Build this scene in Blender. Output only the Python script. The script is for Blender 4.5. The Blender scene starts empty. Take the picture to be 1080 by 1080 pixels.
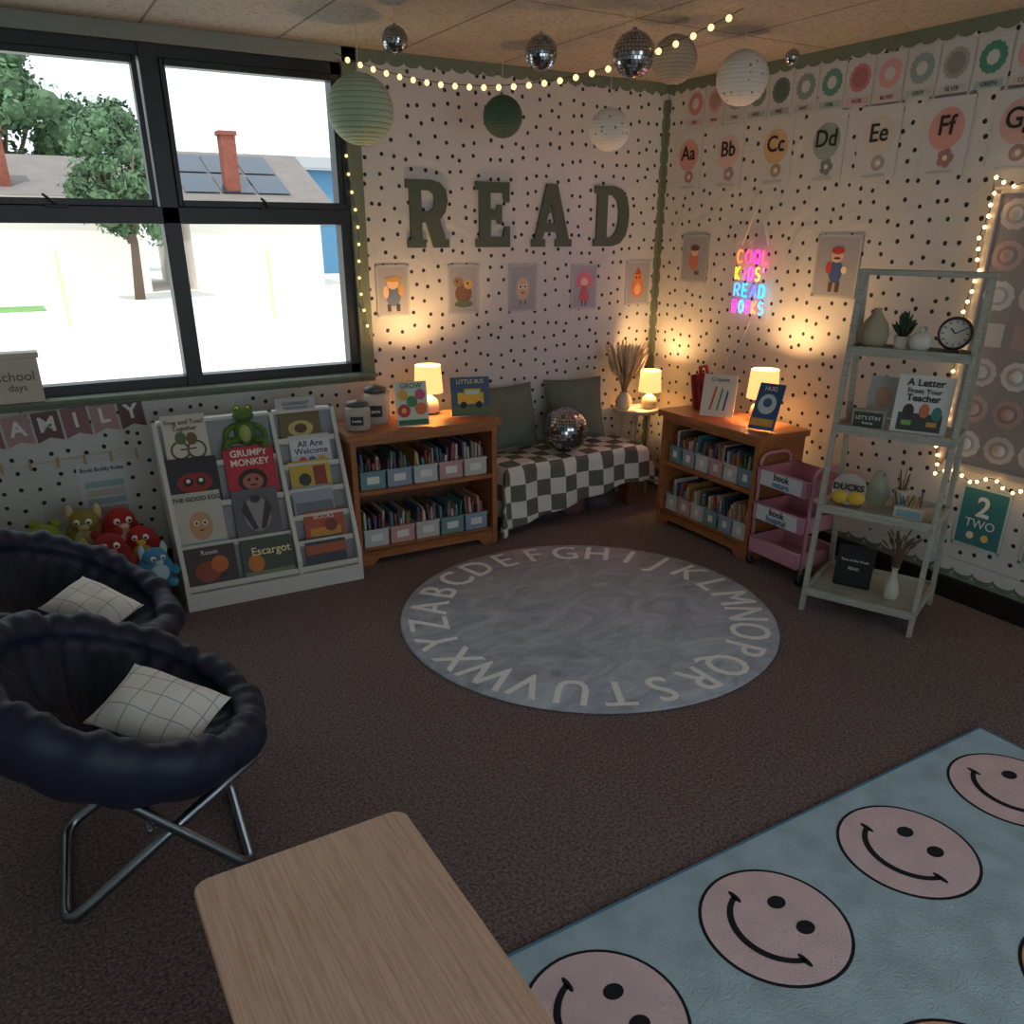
import bpy, math, random
from mathutils import Matrix, Vector, Euler
random.seed(7)
SC=bpy.context.scene; COL=SC.collection
pi=math.pi
# ------------------------------------------------------------------ materials
def lin(c):
    return tuple(((x/255)/12.92 if x/255<=.04045 else ((x/255+.055)/1.055)**2.4) for x in c[:3])+(1,)
def mute(c,k=.35,t=(205,202,198)): return tuple(int(a*(1-k)+b*k) for a,b in zip(c,t))
MATS={}
def mat(name,col,rough=.65,metal=0,es=0,noise=0,ns=20,bump=0,bs=150,sheen=0,trans=0,ecol=None,stretch=None,col2=None,alpha=1):
    if name in MATS: return MATS[name]
    m=bpy.data.materials.new(name); m.use_nodes=True; N=m.node_tree.nodes; L=m.node_tree.links
    b=N['Principled BSDF']; c=lin(col)
    b.inputs['Base Color'].default_value=c; b.inputs['Roughness'].default_value=rough; b.inputs['Metallic'].default_value=metal
    if sheen: b.inputs['Sheen Weight'].default_value=sheen; b.inputs['Sheen Tint'].default_value=c
    if trans: b.inputs['Transmission Weight'].default_value=trans
    if alpha<1: b.inputs['Alpha'].default_value=alpha
    if es:
        b.inputs['Emission Color'].default_value=lin(ecol) if ecol else c; b.inputs['Emission Strength'].default_value=es
    if noise or bump:
        tc=N.new('ShaderNodeTexCoord'); mp=N.new('ShaderNodeMapping'); L.new(tc.outputs['Object'],mp.inputs[0])
        if stretch: mp.inputs['Scale'].default_value=stretch
    if noise:
        n=N.new('ShaderNodeTexNoise'); n.inputs['Scale'].default_value=ns; n.inputs['Detail'].default_value=5
        L.new(mp.outputs[0],n.inputs['Vector'])
        r=N.new('ShaderNodeValToRGB'); r.color_ramp.elements[0].position=.3; r.color_ramp.elements[1].position=.7
        d=lin(col2) if col2 else tuple(x*(1-noise) for x in c[:3])+(1,)
        r.color_ramp.elements[0].color=d; r.color_ramp.elements[1].color=c if col2 else tuple(min(1,x*(1+noise*.4)) for x in c[:3])+(1,)
        L.new(n.outputs[0],r.inputs[0]); L.new(r.outputs[0],b.inputs['Base Color'])
    if bump:
        n2=N.new('ShaderNodeTexNoise'); n2.inputs['Scale'].default_value=bs; n2.inputs['Detail'].default_value=3
        L.new(mp.outputs[0],n2.inputs['Vector'])
        bp=N.new('ShaderNodeBump'); bp.inputs['Strength'].default_value=bump; bp.inputs['Distance'].default_value=.01
        L.new(n2.outputs[0],bp.inputs['Height']); L.new(bp.outputs[0],b.inputs['Normal'])
    MATS[name]=m; return m
def P(c,rough=.6):
    c=tuple(int(x) for x in c[:3]); return mat('paint_%d_%d_%d'%c,c,rough)
def nd(m): return m.node_tree.nodes, m.node_tree.links, m.node_tree.nodes['Principled BSDF']
def math_n(N,op,v=None,v2=None):
    n=N.new('ShaderNodeMath'); n.operation=op
    if v is not None: n.inputs[1].default_value=v
    return n
def dotmat(name,base,dot,plane,scale=12.2,rad=.125,rnd=.55,wr=.25):
    m=mat(name,base,.75); N,L,b=nd(m)
    tc=N.new('ShaderNodeTexCoord'); sp=N.new('ShaderNodeSeparateXYZ'); cb=N.new('ShaderNodeCombineXYZ')
    L.new(tc.outputs['Object'],sp.inputs[0])
    if plane=='3d': src=tc.outputs['Object']
    else:
        L.new(sp.outputs['X' if plane=='x' else 'Y'],cb.inputs['X']); L.new(sp.outputs['Z'],cb.inputs['Y']); src=cb.outputs[0]
    v=N.new('ShaderNodeTexVoronoi'); v.voronoi_dimensions='3D' if plane=='3d' else '2D'; v.inputs['Scale'].default_value=scale; v.inputs['Randomness'].default_value=rnd
    L.new(src,v.inputs['Vector'])
    n=N.new('ShaderNodeTexNoise'); n.inputs['Scale'].default_value=scale*2.5; L.new(src,n.inputs['Vector'])
    ml=math_n(N,'MULTIPLY',.1); L.new(n.outputs[0],ml.inputs[0])
    ad=math_n(N,'ADD'); L.new(v.outputs['Distance'],ad.inputs[0]); L.new(ml.outputs[0],ad.inputs[1])
    r=N.new('ShaderNodeValToRGB'); e=r.color_ramp.elements; e[0].position=rad+.04; e[1].position=rad+.07
    e[0].color=lin(dot); e[1].color=lin(base); L.new(ad.outputs[0],r.inputs[0]); L.new(r.outputs[0],b.inputs['Base Color'])
    if wr:
        n2=N.new('ShaderNodeTexNoise'); n2.inputs['Scale'].default_value=5; n2.inputs['Detail'].default_value=3; n2.inputs['Distortion'].default_value=.8
        L.new(src,n2.inputs['Vector']); bp=N.new('ShaderNodeBump'); bp.inputs['Strength'].default_value=wr; bp.inputs['Distance'].default_value=.05
        L.new(n2.outputs[0],bp.inputs['Height']); L.new(bp.outputs[0],b.inputs['Normal'])
    return m
# ------------------------------------------------------------------ mesh builder
def T(x,y,z): return Matrix.Translation((x,y,z))
def RZ(a): return Matrix.Rotation(math.radians(a),4,'Z')
def RX(a): return Matrix.Rotation(math.radians(a),4,'X')
def RY(a): return Matrix.Rotation(math.radians(a),4,'Y')
def FR(o,right,up):
    r=Vector(right).normalized(); u=Vector(up).normalized(); n=r.cross(u)
    M=Matrix(((r.x,u.x,n.x,o[0]),(r.y,u.y,n.y,o[1]),(r.z,u.z,n.z,o[2]),(0,0,0,1))); return M
def WA(x,z,off=.006): return FR((x,-off,z),(1,0,0),(0,0,1))
def WB(y,z,off=.006): return FR((-off,y,z),(0,-1,0),(0,0,1))
class MB:
    def __init__(s): s.v=[];s.f=[];s.m=[];s.s=[];s.mats=[]
    def add(s,vs,fs,mt,M=None,smooth=False):
        if mt not in s.mats: s.mats.append(mt)
        i=s.mats.index(mt); o=len(s.v)
        for v in vs:
            v=Vector(v); s.v.append(M@v if M else v)
        for f in fs: s.f.append([o+k for k in f]); s.m.append(i); s.s.append(smooth)
    def box(s,x0,x1,y0,y1,z0,z1,mt,M=None):
        vs=[(x,y,z) for x in(x0,x1) for y in(y0,y1) for z in(z0,z1)]
        s.add(vs,[(0,1,3,2),(4,6,7,5),(0,4,5,1),(2,3,7,6),(0,2,6,4),(1,5,7,3)],mt,M)
    def lathe(s,prof,mt,c=(0,0,0),seg=24,M=None,smooth=True,cap=True,fn=None):
        vs=[];fs=[]
        for r,z in prof:
            for k in range(seg):
                a=2*pi*k/seg; rr=r*(fn(a,z) if fn else 1); vs.append((c[0]+rr*math.cos(a),c[1]+rr*math.sin(a),c[2]+z))
        for i in range(len(prof)-1):
            for k in range(seg):
                k2=(k+1)%seg; fs.append((i*seg+k,i*seg+k2,(i+1)*seg+k2,(i+1)*seg+k))
        if cap:
            if prof[0][0]>1e-4: fs.append(tuple(reversed(range(seg))))
            if prof[-1][0]>1e-4: fs.append(tuple((len(prof)-1)*seg+k for k in range(seg)))
        s.add(vs,fs,mt,M,smooth)
    def cyl(s,c,r,h,mt,seg=24,r2=None,M=None): s.lathe([(r,0),(r if r2 is None else r2,h)],mt,c,seg,M,False)
    def ell(s,c,r,mt,M=None,seg=20,rings=12,smooth=True):
        if not hasattr(r,'__len__'): r=(r,r,r)
        vs=[(0,0,-1)];fs=[]
        for i in range(1,rings):
            a=-pi/2+pi*i/rings
            for k in range(seg): vs.append((math.cos(a)*math.cos(2*pi*k/seg),math.cos(a)*math.sin(2*pi*k/seg),math.sin(a)))
        vs.append((0,0,1)); n=len(vs)-1
        for k in range(seg):
            k2=(k+1)%seg; fs.append((0,1+k2,1+k)); fs.append((n,n-seg+k,n-seg+k2))
            for i in range(rings-2): o=1+i*seg; fs.append((o+k,o+k2,o+seg+k2,o+seg+k))
        MM=T(*c)@Matrix.Diagonal((r[0],r[1],r[2],1)); MM=(M@MM) if M else MM
        s.add(vs,fs,mt,MM,smooth)
    def tube(s,pts,r,mt,seg=8,closed=False,M=None,rf=None):
        pts=[Vector(p) for p in pts]; n=len(pts); vs=[];fs=[]; up=Vector((0,0,1)); prev=None
        for i,p in enumerate(pts):
            if closed: t=(pts[(i+1)%n]-pts[i-1]).normalized()
            else: t=(pts[min(i+1,n-1)]-pts[max(i-1,0)]).normalized()
            if prev is None:
                a=t.cross(up) if abs(t.z)<.95 else t.cross(Vector((1,0,0)))
            else: a=prev-t*prev.dot(t)
            a.normalize(); prev=a; b=t.cross(a)
            rr=rf(i/(n-1)) if rf else r
            for k in range(seg):
                an=2*pi*k/seg; vs.append(p+(a*math.cos(an)+b*math.sin(an))*rr)
        for i in range(n if closed else n-1):
            j=(i+1)%n
            for k in range(seg):
                k2=(k+1)%seg; fs.append((i*seg+k,i*seg+k2,j*seg+k2,j*seg+k))
        if not closed: fs.append(tuple(reversed(range(seg)))); fs.append(tuple((n-1)*seg+k for k in range(seg)))
        s.add(vs,fs,mt,M,True)
    def prism(s,pts,z0,z1,mt,M=None):
        n=len(pts); vs=[(x,y,z0) for x,y in pts]+[(x,y,z1) for x,y in pts]
        fs=[tuple(reversed(range(n))),tuple(range(n,2*n))]+[(k,(k+1)%n,n+(k+1)%n,n+k) for k in range(n)]
        s.add(vs,fs,mt,M)
    def build(s,name,M=None,bevel=0,parent=None,seg=2):
        me=bpy.data.meshes.new(name); me.from_pydata([tuple(v) for v in s.v],[],s.f)
        for m in s.mats: me.materials.append(m)
        me.polygons.foreach_set('material_index',s.m); me.polygons.foreach_set('use_smooth',s.s); me.update()
        ob=bpy.data.objects.new(name,me); COL.objects.link(ob)
        if M: ob.matrix_world=M
        if bevel:
            bv=ob.modifiers.new('bevel','BEVEL'); bv.width=bevel; bv.segments=seg; bv.limit_method='ANGLE'; bv.angle_limit=math.radians(50)
        if parent: ob.parent=parent
        return ob
def rrect(w,h,r,n=5):
    out=[]
    for cx,cy,a0 in((w/2-r,h/2-r,0),(-w/2+r,h/2-r,90),(-w/2+r,-h/2+r,180),(w/2-r,-h/2+r,270)):
        for i in range(n+1):
            a=math.radians(a0+90*i/n); out.append((cx+r*math.cos(a),cy+r*math.sin(a)))
    return out
def text(body,size,mt,M,parent=None,ext=.0008,name='lettering',bold=0,sx=1):
    c=bpy.data.curves.new(name,'FONT'); c.body=body; c.size=size; c.align_x='CENTER'; c.align_y='CENTER'; c.extrude=ext; c.offset=bold; c.resolution_u=3
    c.materials.append(mt); o=bpy.data.objects.new(name,c); COL.objects.link(o)
    if parent: o.parent=parent
    o.matrix_basis=M@Matrix.Diagonal((sx,1,1,1)); return o
def disc(mb,cx,cy,rx,ry,z,mt,seg=24,M=None,th=.0008,a0=0,a1=360,fn=None):
    pts=[]
    for k in range(seg):
        a=math.radians(a0+(a1-a0)*k/(seg if a1-a0==360 else seg-1)); q=fn(a) if fn else 1
        pts.append((cx+rx*q*math.cos(a),cy+ry*q*math.sin(a)))
    mb.prism(pts,z,z+th,mt,M)
def card(name,M,w,h,bg,sh=(),tx=(),th=.004,border=None,parent=None,rough=.55):
    mb=MB(); mb.box(-w/2,w/2,-h/2,h/2,0,th,P(bg,rough))
    z=th
    if border:
        bw=border[1]; c=P(border[0])
        for a in((-w/2,w/2,h/2-bw,h/2),(-w/2,w/2,-h/2,-h/2+bw),(-w/2,-w/2+bw,-h/2,h/2),(w/2-bw,w/2,-h/2,h/2)): mb.box(*a,th,th+.001,c)
    for q in sh:
        z+=.0003
        if q[0]=='e': disc(mb,q[1]*h,q[2]*h,q[3]*h,q[4]*h,z,P(q[5]))
        elif q[0]=='r': mb.box((q[1]-q[3]/2)*h,(q[1]+q[3]/2)*h,(q[2]-q[4]/2)*h,(q[2]+q[4]/2)*h,z,z+.0008,P(q[5]))
        elif q[0]=='f': disc(mb,q[1]*h,q[2]*h,q[3]*h,q[3]*h,z,P(q[4]),60,fn=lambda a,k=q[5]:1+.045*math.cos(a*k))
        else: mb.prism([(a*h,b*h) for a,b in q[1]],z,z+.0008,P(q[2]))
    ob=mb.build(name,M,parent=parent)
    for t in tx: text(t[0],t[3]*h,P(t[4]),T(t[1]*h,t[2]*h,z+.0015),ob,bold=t[5]*h if len(t)>5 else 0)
    return ob
# ------------------------------------------------------------------ base materials
H=2.54
mDotA=dotmat('dotted_paper_back',(199,200,197),(28,31,32),'x')
mDotB=dotmat('dotted_paper_right',(204,204,201),(28,31,32),'y')
mWall=mat('painted_wall',(142,146,138),.8,noise=.08,ns=3)
mSage=mat('sage_trim',(110,122,104),.75,noise=.1,ns=30)
mSageD=mat('sage_letter',(76,88,76),.7)
mBlack=mat('black_frame',(18,20,24),.4)
mOak=mat('honey_oak',(168,106,62),.4,noise=.35,ns=5,stretch=(1.5,14,14))
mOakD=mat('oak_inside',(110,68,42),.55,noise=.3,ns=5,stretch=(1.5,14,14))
mMetal=mat('steel_tube',(150,160,170),.28,1)
mCar=mat('carpet',(74,62,60),.95); N,L,b=nd(mCar)
tc=N.new('ShaderNodeTexCoord')
n1=N.new('ShaderNodeTexNoise'); n1.inputs['Scale'].default_value=95; n1.inputs['Detail'].default_value=6; n1.inputs['Roughness'].default_value=.75
n2=N.new('ShaderNodeTexVoronoi'); n2.inputs['Scale'].default_value=120
for n in(n1,n2): L.new(tc.outputs['Object'],n.inputs['Vector'])
r=N.new('ShaderNodeValToRGB'); e=r.color_ramp.elements; e[0].position=.38; e[0].color=lin((68,57,56)); e[1].position=.64; e[1].color=lin((150,130,125))
L.new(n1.outputs[0],r.inputs[0]); L.new(r.outputs[0],b.inputs['Base Color'])
bp=N.new('ShaderNodeBump'); bp.inputs['Strength'].default_value=.5; bp.inputs['Distance'].default_value=.008; L.new(n2.outputs['Distance'],bp.inputs['Height']); L.new(bp.outputs[0],b.inputs['Normal'])
mCei=mat('ceiling_tile',(176,164,148),.9); N,L,b=nd(mCei)
tc=N.new('ShaderNodeTexCoord'); br=N.new('ShaderNodeTexBrick'); br.offset=0; br.inputs['Scale'].default_value=1; br.inputs['Brick Width'].default_value=.61; br.inputs['Row Height'].default_value=1.22; br.inputs['Mortar Size'].default_value=.006
n1=N.new('ShaderNodeTexNoise'); n1.inputs['Scale'].default_value=60; n1.inputs['Detail'].default_value=4
L.new(tc.outputs['Object'],br.inputs['Vector']); L.new(tc.outputs['Object'],n1.inputs['Vector'])
r=N.new('ShaderNodeValToRGB'); e=r.color_ramp.elements; e[0].position=.34; e[0].color=lin((138,134,124)); e[1].position=.5; e[1].color=lin((166,160,148)); L.new(n1.outputs[0],r.inputs[0])
L.new(r.outputs[0],br.inputs['Color1']); L.new(r.outputs[0],br.inputs['Color2']); br.inputs['Mortar'].default_value=lin((100,96,88)); L.new(br.outputs['Color'],b.inputs['Base Color'])
# ------------------------------------------------------------------ room shell
XL,YB=-5.6,-6.2
mb=MB(); mb.box(XL-.1,.12,YB-.1,.12,-.1,0,mCar); mb.build('floor')
mb=MB(); mb.box(XL-.1,.12,YB-.1,.12,H,H+.1,mCei); mb.build('ceiling')
WX0,WX1,WZ0,WZ1=-4.75,-2.13,.95,2.47
mb=MB(); g=mWall
mb.box(XL,WX0,0,.15,0,H,g); mb.box(WX1,.12,0,.15,0,H,g); mb.box(WX0,WX1,0,.15,0,WZ0,g); mb.box(WX0,WX1,0,.15,WZ1,H,g)
mb.box(-2.06,0,-.004,0,.1,H,mDotA); mb.box(XL,-2.06,-.004,0,.1,.9,mDotA); wallA=mb.build('wall_back')
mb=MB(); mb.box(0,.15,YB,0,0,H,g); mb.box(-.004,0,YB,0,.13,H,mDotB); mb.build('wall_right')
mPW=mat('cream_wall',(200,198,190),.8)
mb=MB(); mb.box(XL-.1,XL,YB,.12,0,H,mPW); mb.build('wall_left')
mb=MB(); mb.box(XL,.1,YB-.1,YB,0,.35,mPW); mb.box(XL,.1,YB-.1,YB,2.48,H,mPW); mb.box(XL,-5.3,YB-.1,YB,.35,2.48,mPW); mb.box(-.5,.1,YB-.1,YB,.35,2.48,mPW); mb.build('wall_front')  # unseen wall; its wide opening is invented, sized to let fill light in
mb=MB()
for x in(-5.3,-3.7,-2.1,-.55): mb.box(x,x+.05,YB-.08,YB-.02,.35,2.48,mBlack)
mb.box(-5.3,-.5,YB-.08,YB-.02,.35,.4,mBlack); mb.box(-5.3,-.5,YB-.08,YB-.02,2.43,2.48,mBlack); mb.build('added_fill_window')  # frame of the made-up light opening behind the camera
def scallop(name,M,L,w,depth,m1,m2=None):
    n=int(L/w); pts=[(0,0)]
    for i in range(n):
        for k in range(1,7):
            a=pi*k/6; pts.append((L/n*(i+.5)-L/n/2*math.cos(a),-depth*.6-depth*.4*math.sin(a)))
    pts.append((L,0)); mb=MB(); mb.prism(pts,0,.004,m1)
    if m2: mb.prism([(x,y*.72) for x,y in pts],.004,.006,m2)
    return mb.build(name,M)
scallop('trim_1',FR((-2.16,-.005,H),(1,0,0),(0,0,1)),2.155,.09,.065,mSage)
scallop('trim_2',FR((-.005,0,H),(0,-1,0),(0,0,1)),6,.09,.065,mSage)
scallop('trim_3',FR((-.005,-.003,.1),(0,0,1),(0,1,0)),2.35,.09,.045,mSage)
scallop('trim_4',FR((-.003,-.006,.1),(0,0,1),(1,0,0)),2.35,.09,.035,mSage)
scallop('trim_5',FR((-.008,-1.4,.21),(0,-1,0),(0,0,1)),4.6,.1,.09,mSage,P((206,206,202)))
mb=MB(); mb.box(-2.13,-2.05,-.02,0,.9,H,mSage); mb.box(WX0,-2.05,-.016,0,.9,.95,mSage); mb.box(WX0,-2.05,-.02,0,WZ1,H,mWall); mb.build('trim_6',bevel=.004)
mb=MB(); mb.box(-.02,0,YB,0,0,.11,P((22,20,20),.5)); mb.build('baseboard_right',bevel=.003)
mb=MB(); mb.box(XL,0,-.015,0,0,.1,P((22,20,20),.5)); mb.build('baseboard_back',bevel=.003)
mb=MB(); F=.055
def fr(x0,x1,z0,z1,y0=.0,y1=.09,m=mBlack): mb.box(x0,x1,y0,y1,z0,z1,m)
fr(WX0,WX1,WZ0,WZ0+F); fr(WX0,WX1,WZ1-F,WZ1); fr(WX1-F,WX1,WZ0,WZ1); fr(WX0,WX0+F,WZ0,WZ1)
fr(-3.075,-2.995,WZ0,WZ1,-.01); fr(WX0,WX1,1.725,1.80,-.01); fr(-4.05,-3.97,WZ0,WZ1,-.01)
for xc in(-2.56,-3.52):
    for z in (1.80,):
        fr(xc-.42,xc+.42,z,z+.03,-.015,.05); fr(xc-.42,xc+.42,WZ1-F-.03,WZ1-F,-.015,.05)
    for s in(-1,1): fr(xc+s*.42-.012,xc+s*.42+.012,1.8,WZ1-F,-.015,.05)
    mb.box(xc-.05,xc+.05,-.03,-.012,1.79,1.802,mBlack); mb.tube([(xc,-.03,1.80),(xc-.02,-.05,1.82),(xc-.05,-.055,1.845)],.006,mBlack)
mb.build('window_1',bevel=.003)
# ------------------------------------------------------------------ outdoors
mGr=mat('pale_concrete',(226,222,214),.9,noise=.06,ns=.5)
mb=MB(); mb.box(-60,60,.2,90,-.25,-.15,mGr); mb.build('ground_outside')
mb=MB(); mb.box(-5.2,-3.0,19.2,20.8,-.149,-.13,mat('lawn',(120,166,94),.9,noise=.3,ns=3)); mb.build('lawn_patch')
mLeaf=mat('leaves',(92,122,86),.8,noise=.55,ns=1.5); mBark=mat('bark',(110,92,78),.9)
def tree(x,y,h,w,z0=.28,q0=.15):
    mb=MB(); mb.tube([(0,0,-.2),(.1,0,h*.3),(0,.1,h*.6)],.3,mBark,rf=lambda t:.03*h*(1-.6*t))
    for i in range(5):
        a=i*1.3; mb.tube([(0,.05,h*.3),(w*.3*math.cos(a),w*.3*math.sin(a),h*.55),(w*.5*math.cos(a),w*.5*math.sin(a),h*.75)],.12,mBark,rf=lambda t:.013*h*(1-.7*t))
    vs=[];fs=[]; cl=[]
    for i in range(60):
        a=random.random()*2*pi; z=h*(z0+(.92-z0)*random.random()); k=math.sqrt(max(.05,1-((z/h-.58)/.42)**2)); rr=w*math.sqrt(random.random())*.85*k
        s=w*(.14+.14*random.random()); cl.append(Vector((rr*math.cos(a),rr*math.sin(a),z)))
        mb.ell(cl[-1],(s*.7,s*.7,s*.6),mLeaf,seg=7,rings=5,smooth=False)
        for j in range(90):
            d=Vector((random.gauss(0,1),random.gauss(0,1),random.gauss(0,1))).normalized()*s*random.uniform(.6,1.1); p=cl[-1]+d
            u=Vector((random.gauss(0,1),random.gauss(0,1),random.gauss(0,1))).normalized(); v=u.cross(d).normalized(); q=random.uniform(.7,1.3)*q0
            o=len(vs); vs+= [p-u*q,p+v*q*.6,p+u*q,p-v*q*.6]; fs.append((o,o+1,o+2,o+3))
    mb.add(vs,fs,mLeaf); mb.build('tree',T(x,y,-.15))
tree(-3.1,39,9.4,4.0); tree(1.0,41,7.4,3.0); tree(-12,42,8.5,4); tree(-.5,22,5.0,1.5,.35,.08)
mRoof=mat('shingle_roof',(122,114,110),.9,noise=.15,ns=2); mStu=mat('stucco',(232,224,214),.9)
mBrick=mat('brick',(136,76,62),.9,noise=.25,ns=8); mBlue=mat('blue_siding',(84,132,166),.8); mPan=mat('solar_panel',(40,52,70),.25)
def house(x0,x1,y0,y1,ze,zr,wm,rm,ch=None,solar=None):
    mb=MB(); mb.box(x0,x1,y0,y1,-.2,ze,wm); ym=(y0+y1)/2; o=.4
    mb.add([(x0-o,y0-o,ze-.1),(x1+o,y0-o,ze-.1),(x1+o,y1+o,ze-.1),(x0-o,y1+o,ze-.1),(x0-o,ym,zr),(x1+o,ym,zr)],[(0,1,5,4),(2,3,4,5),(0,4,3),(1,2,5),(3,2,1,0)],rm)
    for wx in(.3,.7): xx=x0+(x1-x0)*wx; mb.box(xx-.5,xx+.5,y0-.03,y0,1.9,2.4,P((170,178,184)))
    if ch: mb.box(ch[0]-.23,ch[0]+.23,y0+.3,y0+.8,0,ch[1],mBrick); mb.box(ch[0]-.28,ch[0]+.28,y0+.25,y0+.85,ch[1]-.12,ch[1],mBrick)
    if solar:
        sl=(zr-ze+.1)/(ym-y0+o)
        for i in range(solar[1]):
            xa=solar[0]+i*1.15
            for a,b2 in((.15,.5),(.54,.9)):
                ya=y0-o+(ym-y0+o)*a; yb=y0-o+(ym-y0+o)*b2
                mb.add([(xa,ya,ze-.1+sl*(ya-y0+o)+.06),(xa+1.08,ya,ze-.1+sl*(ya-y0+o)+.06),(xa+1.08,yb,ze-.1+sl*(yb-y0+o)+.06),(xa,yb,ze-.1+sl*(yb-y0+o)+.06)],[(0,1,2,3)],mPan)
    mb.build('house')
house(-9,.3,25,32,2.7,3.9,mStu,mRoof,ch=(-3.25,4.4))
house(1.7,6.0,25,32,2.6,4.2,mStu,mRoof,ch=(3.3,4.6),solar=(1.75,3))
house(7.2,15,34,41,4.2,4.9,mBlue,P((140,140,140)))
mb=MB()
for i in range(8): mb.box(-7+i*2.1,-7+i*2.1+.05,15,15.05,-.15,1.3,P((232,212,150)))
mb.build('fence_posts')
# ------------------------------------------------------------------ READ letters
def letter(name,cont,x,z,s):
    c=bpy.data.curves.new(name,'CURVE'); c.dimensions='2D'; c.fill_mode='BOTH'; c.extrude=.006; c.bevel_depth=.001
    for pts in cont:
        sp=c.splines.new('POLY'); sp.points.add(len(pts)-1)
        for i,p in enumerate(pts): sp.points[i].co=(p[0]*s,p[1]*s,0,1)
        sp.use_cyclic_u=True
    c.materials.append(mSageD); o=bpy.data.objects.new(name,c); COL.objects.link(o); o.matrix_world=WA(x,z,.014)
Rr=[[(0,0),(.32,0),(.32,.12),(.26,.12),(.26,.38),(.34,.38),(.46,0),(.74,0),(.74,.12),(.68,.12),(.58,.42),(.68,.53),(.73,.7),(.70,.86),(.6,.96),(.45,1),(0,1),(0,.88),(.06,.88),(.06,.12),(0,.12)],[(.26,.54),(.4,.54),(.48,.6),(.5,.7),(.48,.8),(.4,.85),(.26,.85)]]
Ee=[[(0,0),(.66,0),(.66,.32),(.56,.32),(.52,.16),(.28,.16),(.28,.43),(.4,.43),(.42,.36),(.5,.36),(.5,.66),(.42,.66),(.4,.58),(.28,.58),(.28,.84),(.52,.84),(.56,.7),(.65,.7),(.65,1),(0,1),(0,.88),(.07,.88),(.07,.12),(0,.12)]]
Aa=[[(0,0),(.28,0),(.28,.12),(.22,.12),(.26,.24),(.52,.24),(.56,.12),(.5,.12),(.5,0),(.84,0),(.84,.12),(.78,.12),(.52,1),(.3,1),(.06,.12),(0,.12)],[(.3,.38),(.48,.38),(.39,.72)]]
Dd=[[(0,0),(.42,0),(.6,.05),(.72,.18),(.77,.36),(.78,.5),(.77,.64),(.72,.82),(.6,.95),(.42,1),(0,1),(0,.88),(.06,.88),(.06,.12),(0,.12)],[(.28,.14),(.4,.15),(.5,.24),(.55,.4),(.55,.6),(.5,.76),(.4,.85),(.28,.86)]]
for g_,x in((Rr,-1.81),(Ee,-1.38),(Aa,-1.0),(Dd,-.54)): letter('wall_letter',g_,x,1.61,.345)
# ------------------------------------------------------------------ wall art
bgp=(158,160,166)
arts=[
 (-1.91,1.385,[('e',0,-.1,.16,.2,(90,110,140)),('e',0,.14,.13,.11,(226,190,150)),('e',.02,.22,.2,.05,(196,150,70)),('e',-.16,-.02,.06,.12,(226,190,150)),('e',.17,.02,.06,.12,(206,160,90)),('r',-.1,-.33,.08,.14,(60,60,80)),('r',.1,-.33,.08,.14,(60,60,80))]),
 (-1.465,1.38,[('e',0,-.08,.2,.2,(120,90,70)),('e',-.12,.15,.12,.1,(150,120,90)),('e',.12,.1,.11,.1,(200,170,110)),('e',-.15,.17,.02,.03,(30,30,30)),('e',.1,.12,.02,.03,(30,30,30)),('e',0,-.3,.22,.07,(96,110,84))]),
 (-1.055,1.375,[('e',0,-.02,.18,.24,(206,178,152)),('e',-.06,.03,.05,.05,(240,236,226)),('e',.06,.03,.05,.05,(240,236,226)),('e',-.06,.03,.025,.03,(40,40,40)),('e',.06,.03,.025,.03,(40,40,40)),('e',0,-.1,.05,.015,(120,60,50)),('r',-.06,-.3,.02,.1,(60,50,50)),('r',.06,-.3,.02,.1,(60,50,50))]),
 (-.595,1.37,[('e',0,.18,.2,.15,(214,120,130)),('e',-.16,.1,.08,.12,(214,120,130)),('e',.16,.1,.08,.12,(214,120,130)),('e',0,.1,.1,.09,(236,196,170)),('p',[(-.14,-.3),(.14,-.3),(.05,.03),(-.05,.03)],(206,90,100)),('r',-.05,-.36,.03,.12,(60,50,50)),('r',.05,-.36,.03,.12,(60,50,50))]),
 (-.16,1.38,[('e',0,-.12,.18,.2,(224,120,60)),('e',0,-.14,.1,.13,(236,190,130)),('e',0,.12,.13,.13,(232,140,70)),('p',[(-.1,.2),(.1,.2),(0,.36)],(200,70,50)),('e',-.05,.13,.02,.03,(30,30,30)),('e',.05,.13,.02,.03,(30,30,30))])]
for x,z,sh in arts: card('wall_picture',WA(x,z),.2,.275,bgp,sh,(),.002,border=((178,180,182),.012))
card('wall_picture',WB(-.37,1.54),.24,.28,bgp,[('e',-.03,-.05,.16,.2,(190,120,90)),('e',0,.15,.12,.1,(226,190,160)),('e',0,.22,.14,.06,(110,80,60)),('r',.1,-.3,.15,.08,(120,90,80))],(),.002,border=((178,180,182),.012))
card('wall_picture',WB(-1.455,1.53),.28,.31,bgp,[('e',0,-.08,.14,.18,(60,90,150)),('e',-.15,-.02,.06,.1,(190,60,50)),('e',0,.17,.12,.11,(232,190,160)),('e',0,.25,.13,.06,(190,50,50)),('e',0,.13,.07,.02,(70,50,40)),('e',.17,-.05,.06,.06,(236,226,200)),('r',-.07,-.33,.07,.16,(96,60,40)),('r',.07,-.33,.07,.16,(96,60,40))],(),.002,border=((178,180,182),.012))
al=[(-.24,'Aa',(206,130,120)),(-.58,'Bb',(216,176,166)),(-.94,'Cc',(206,160,100)),(-1.28,'Dd',(120,150,136)),(-1.59,'Ee',(206,196,180)),(-1.94,'Ff',(214,136,126)),(-2.27,'Gg',(206,150,140)),(-2.6,'Hh',(120,150,136))]
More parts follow.
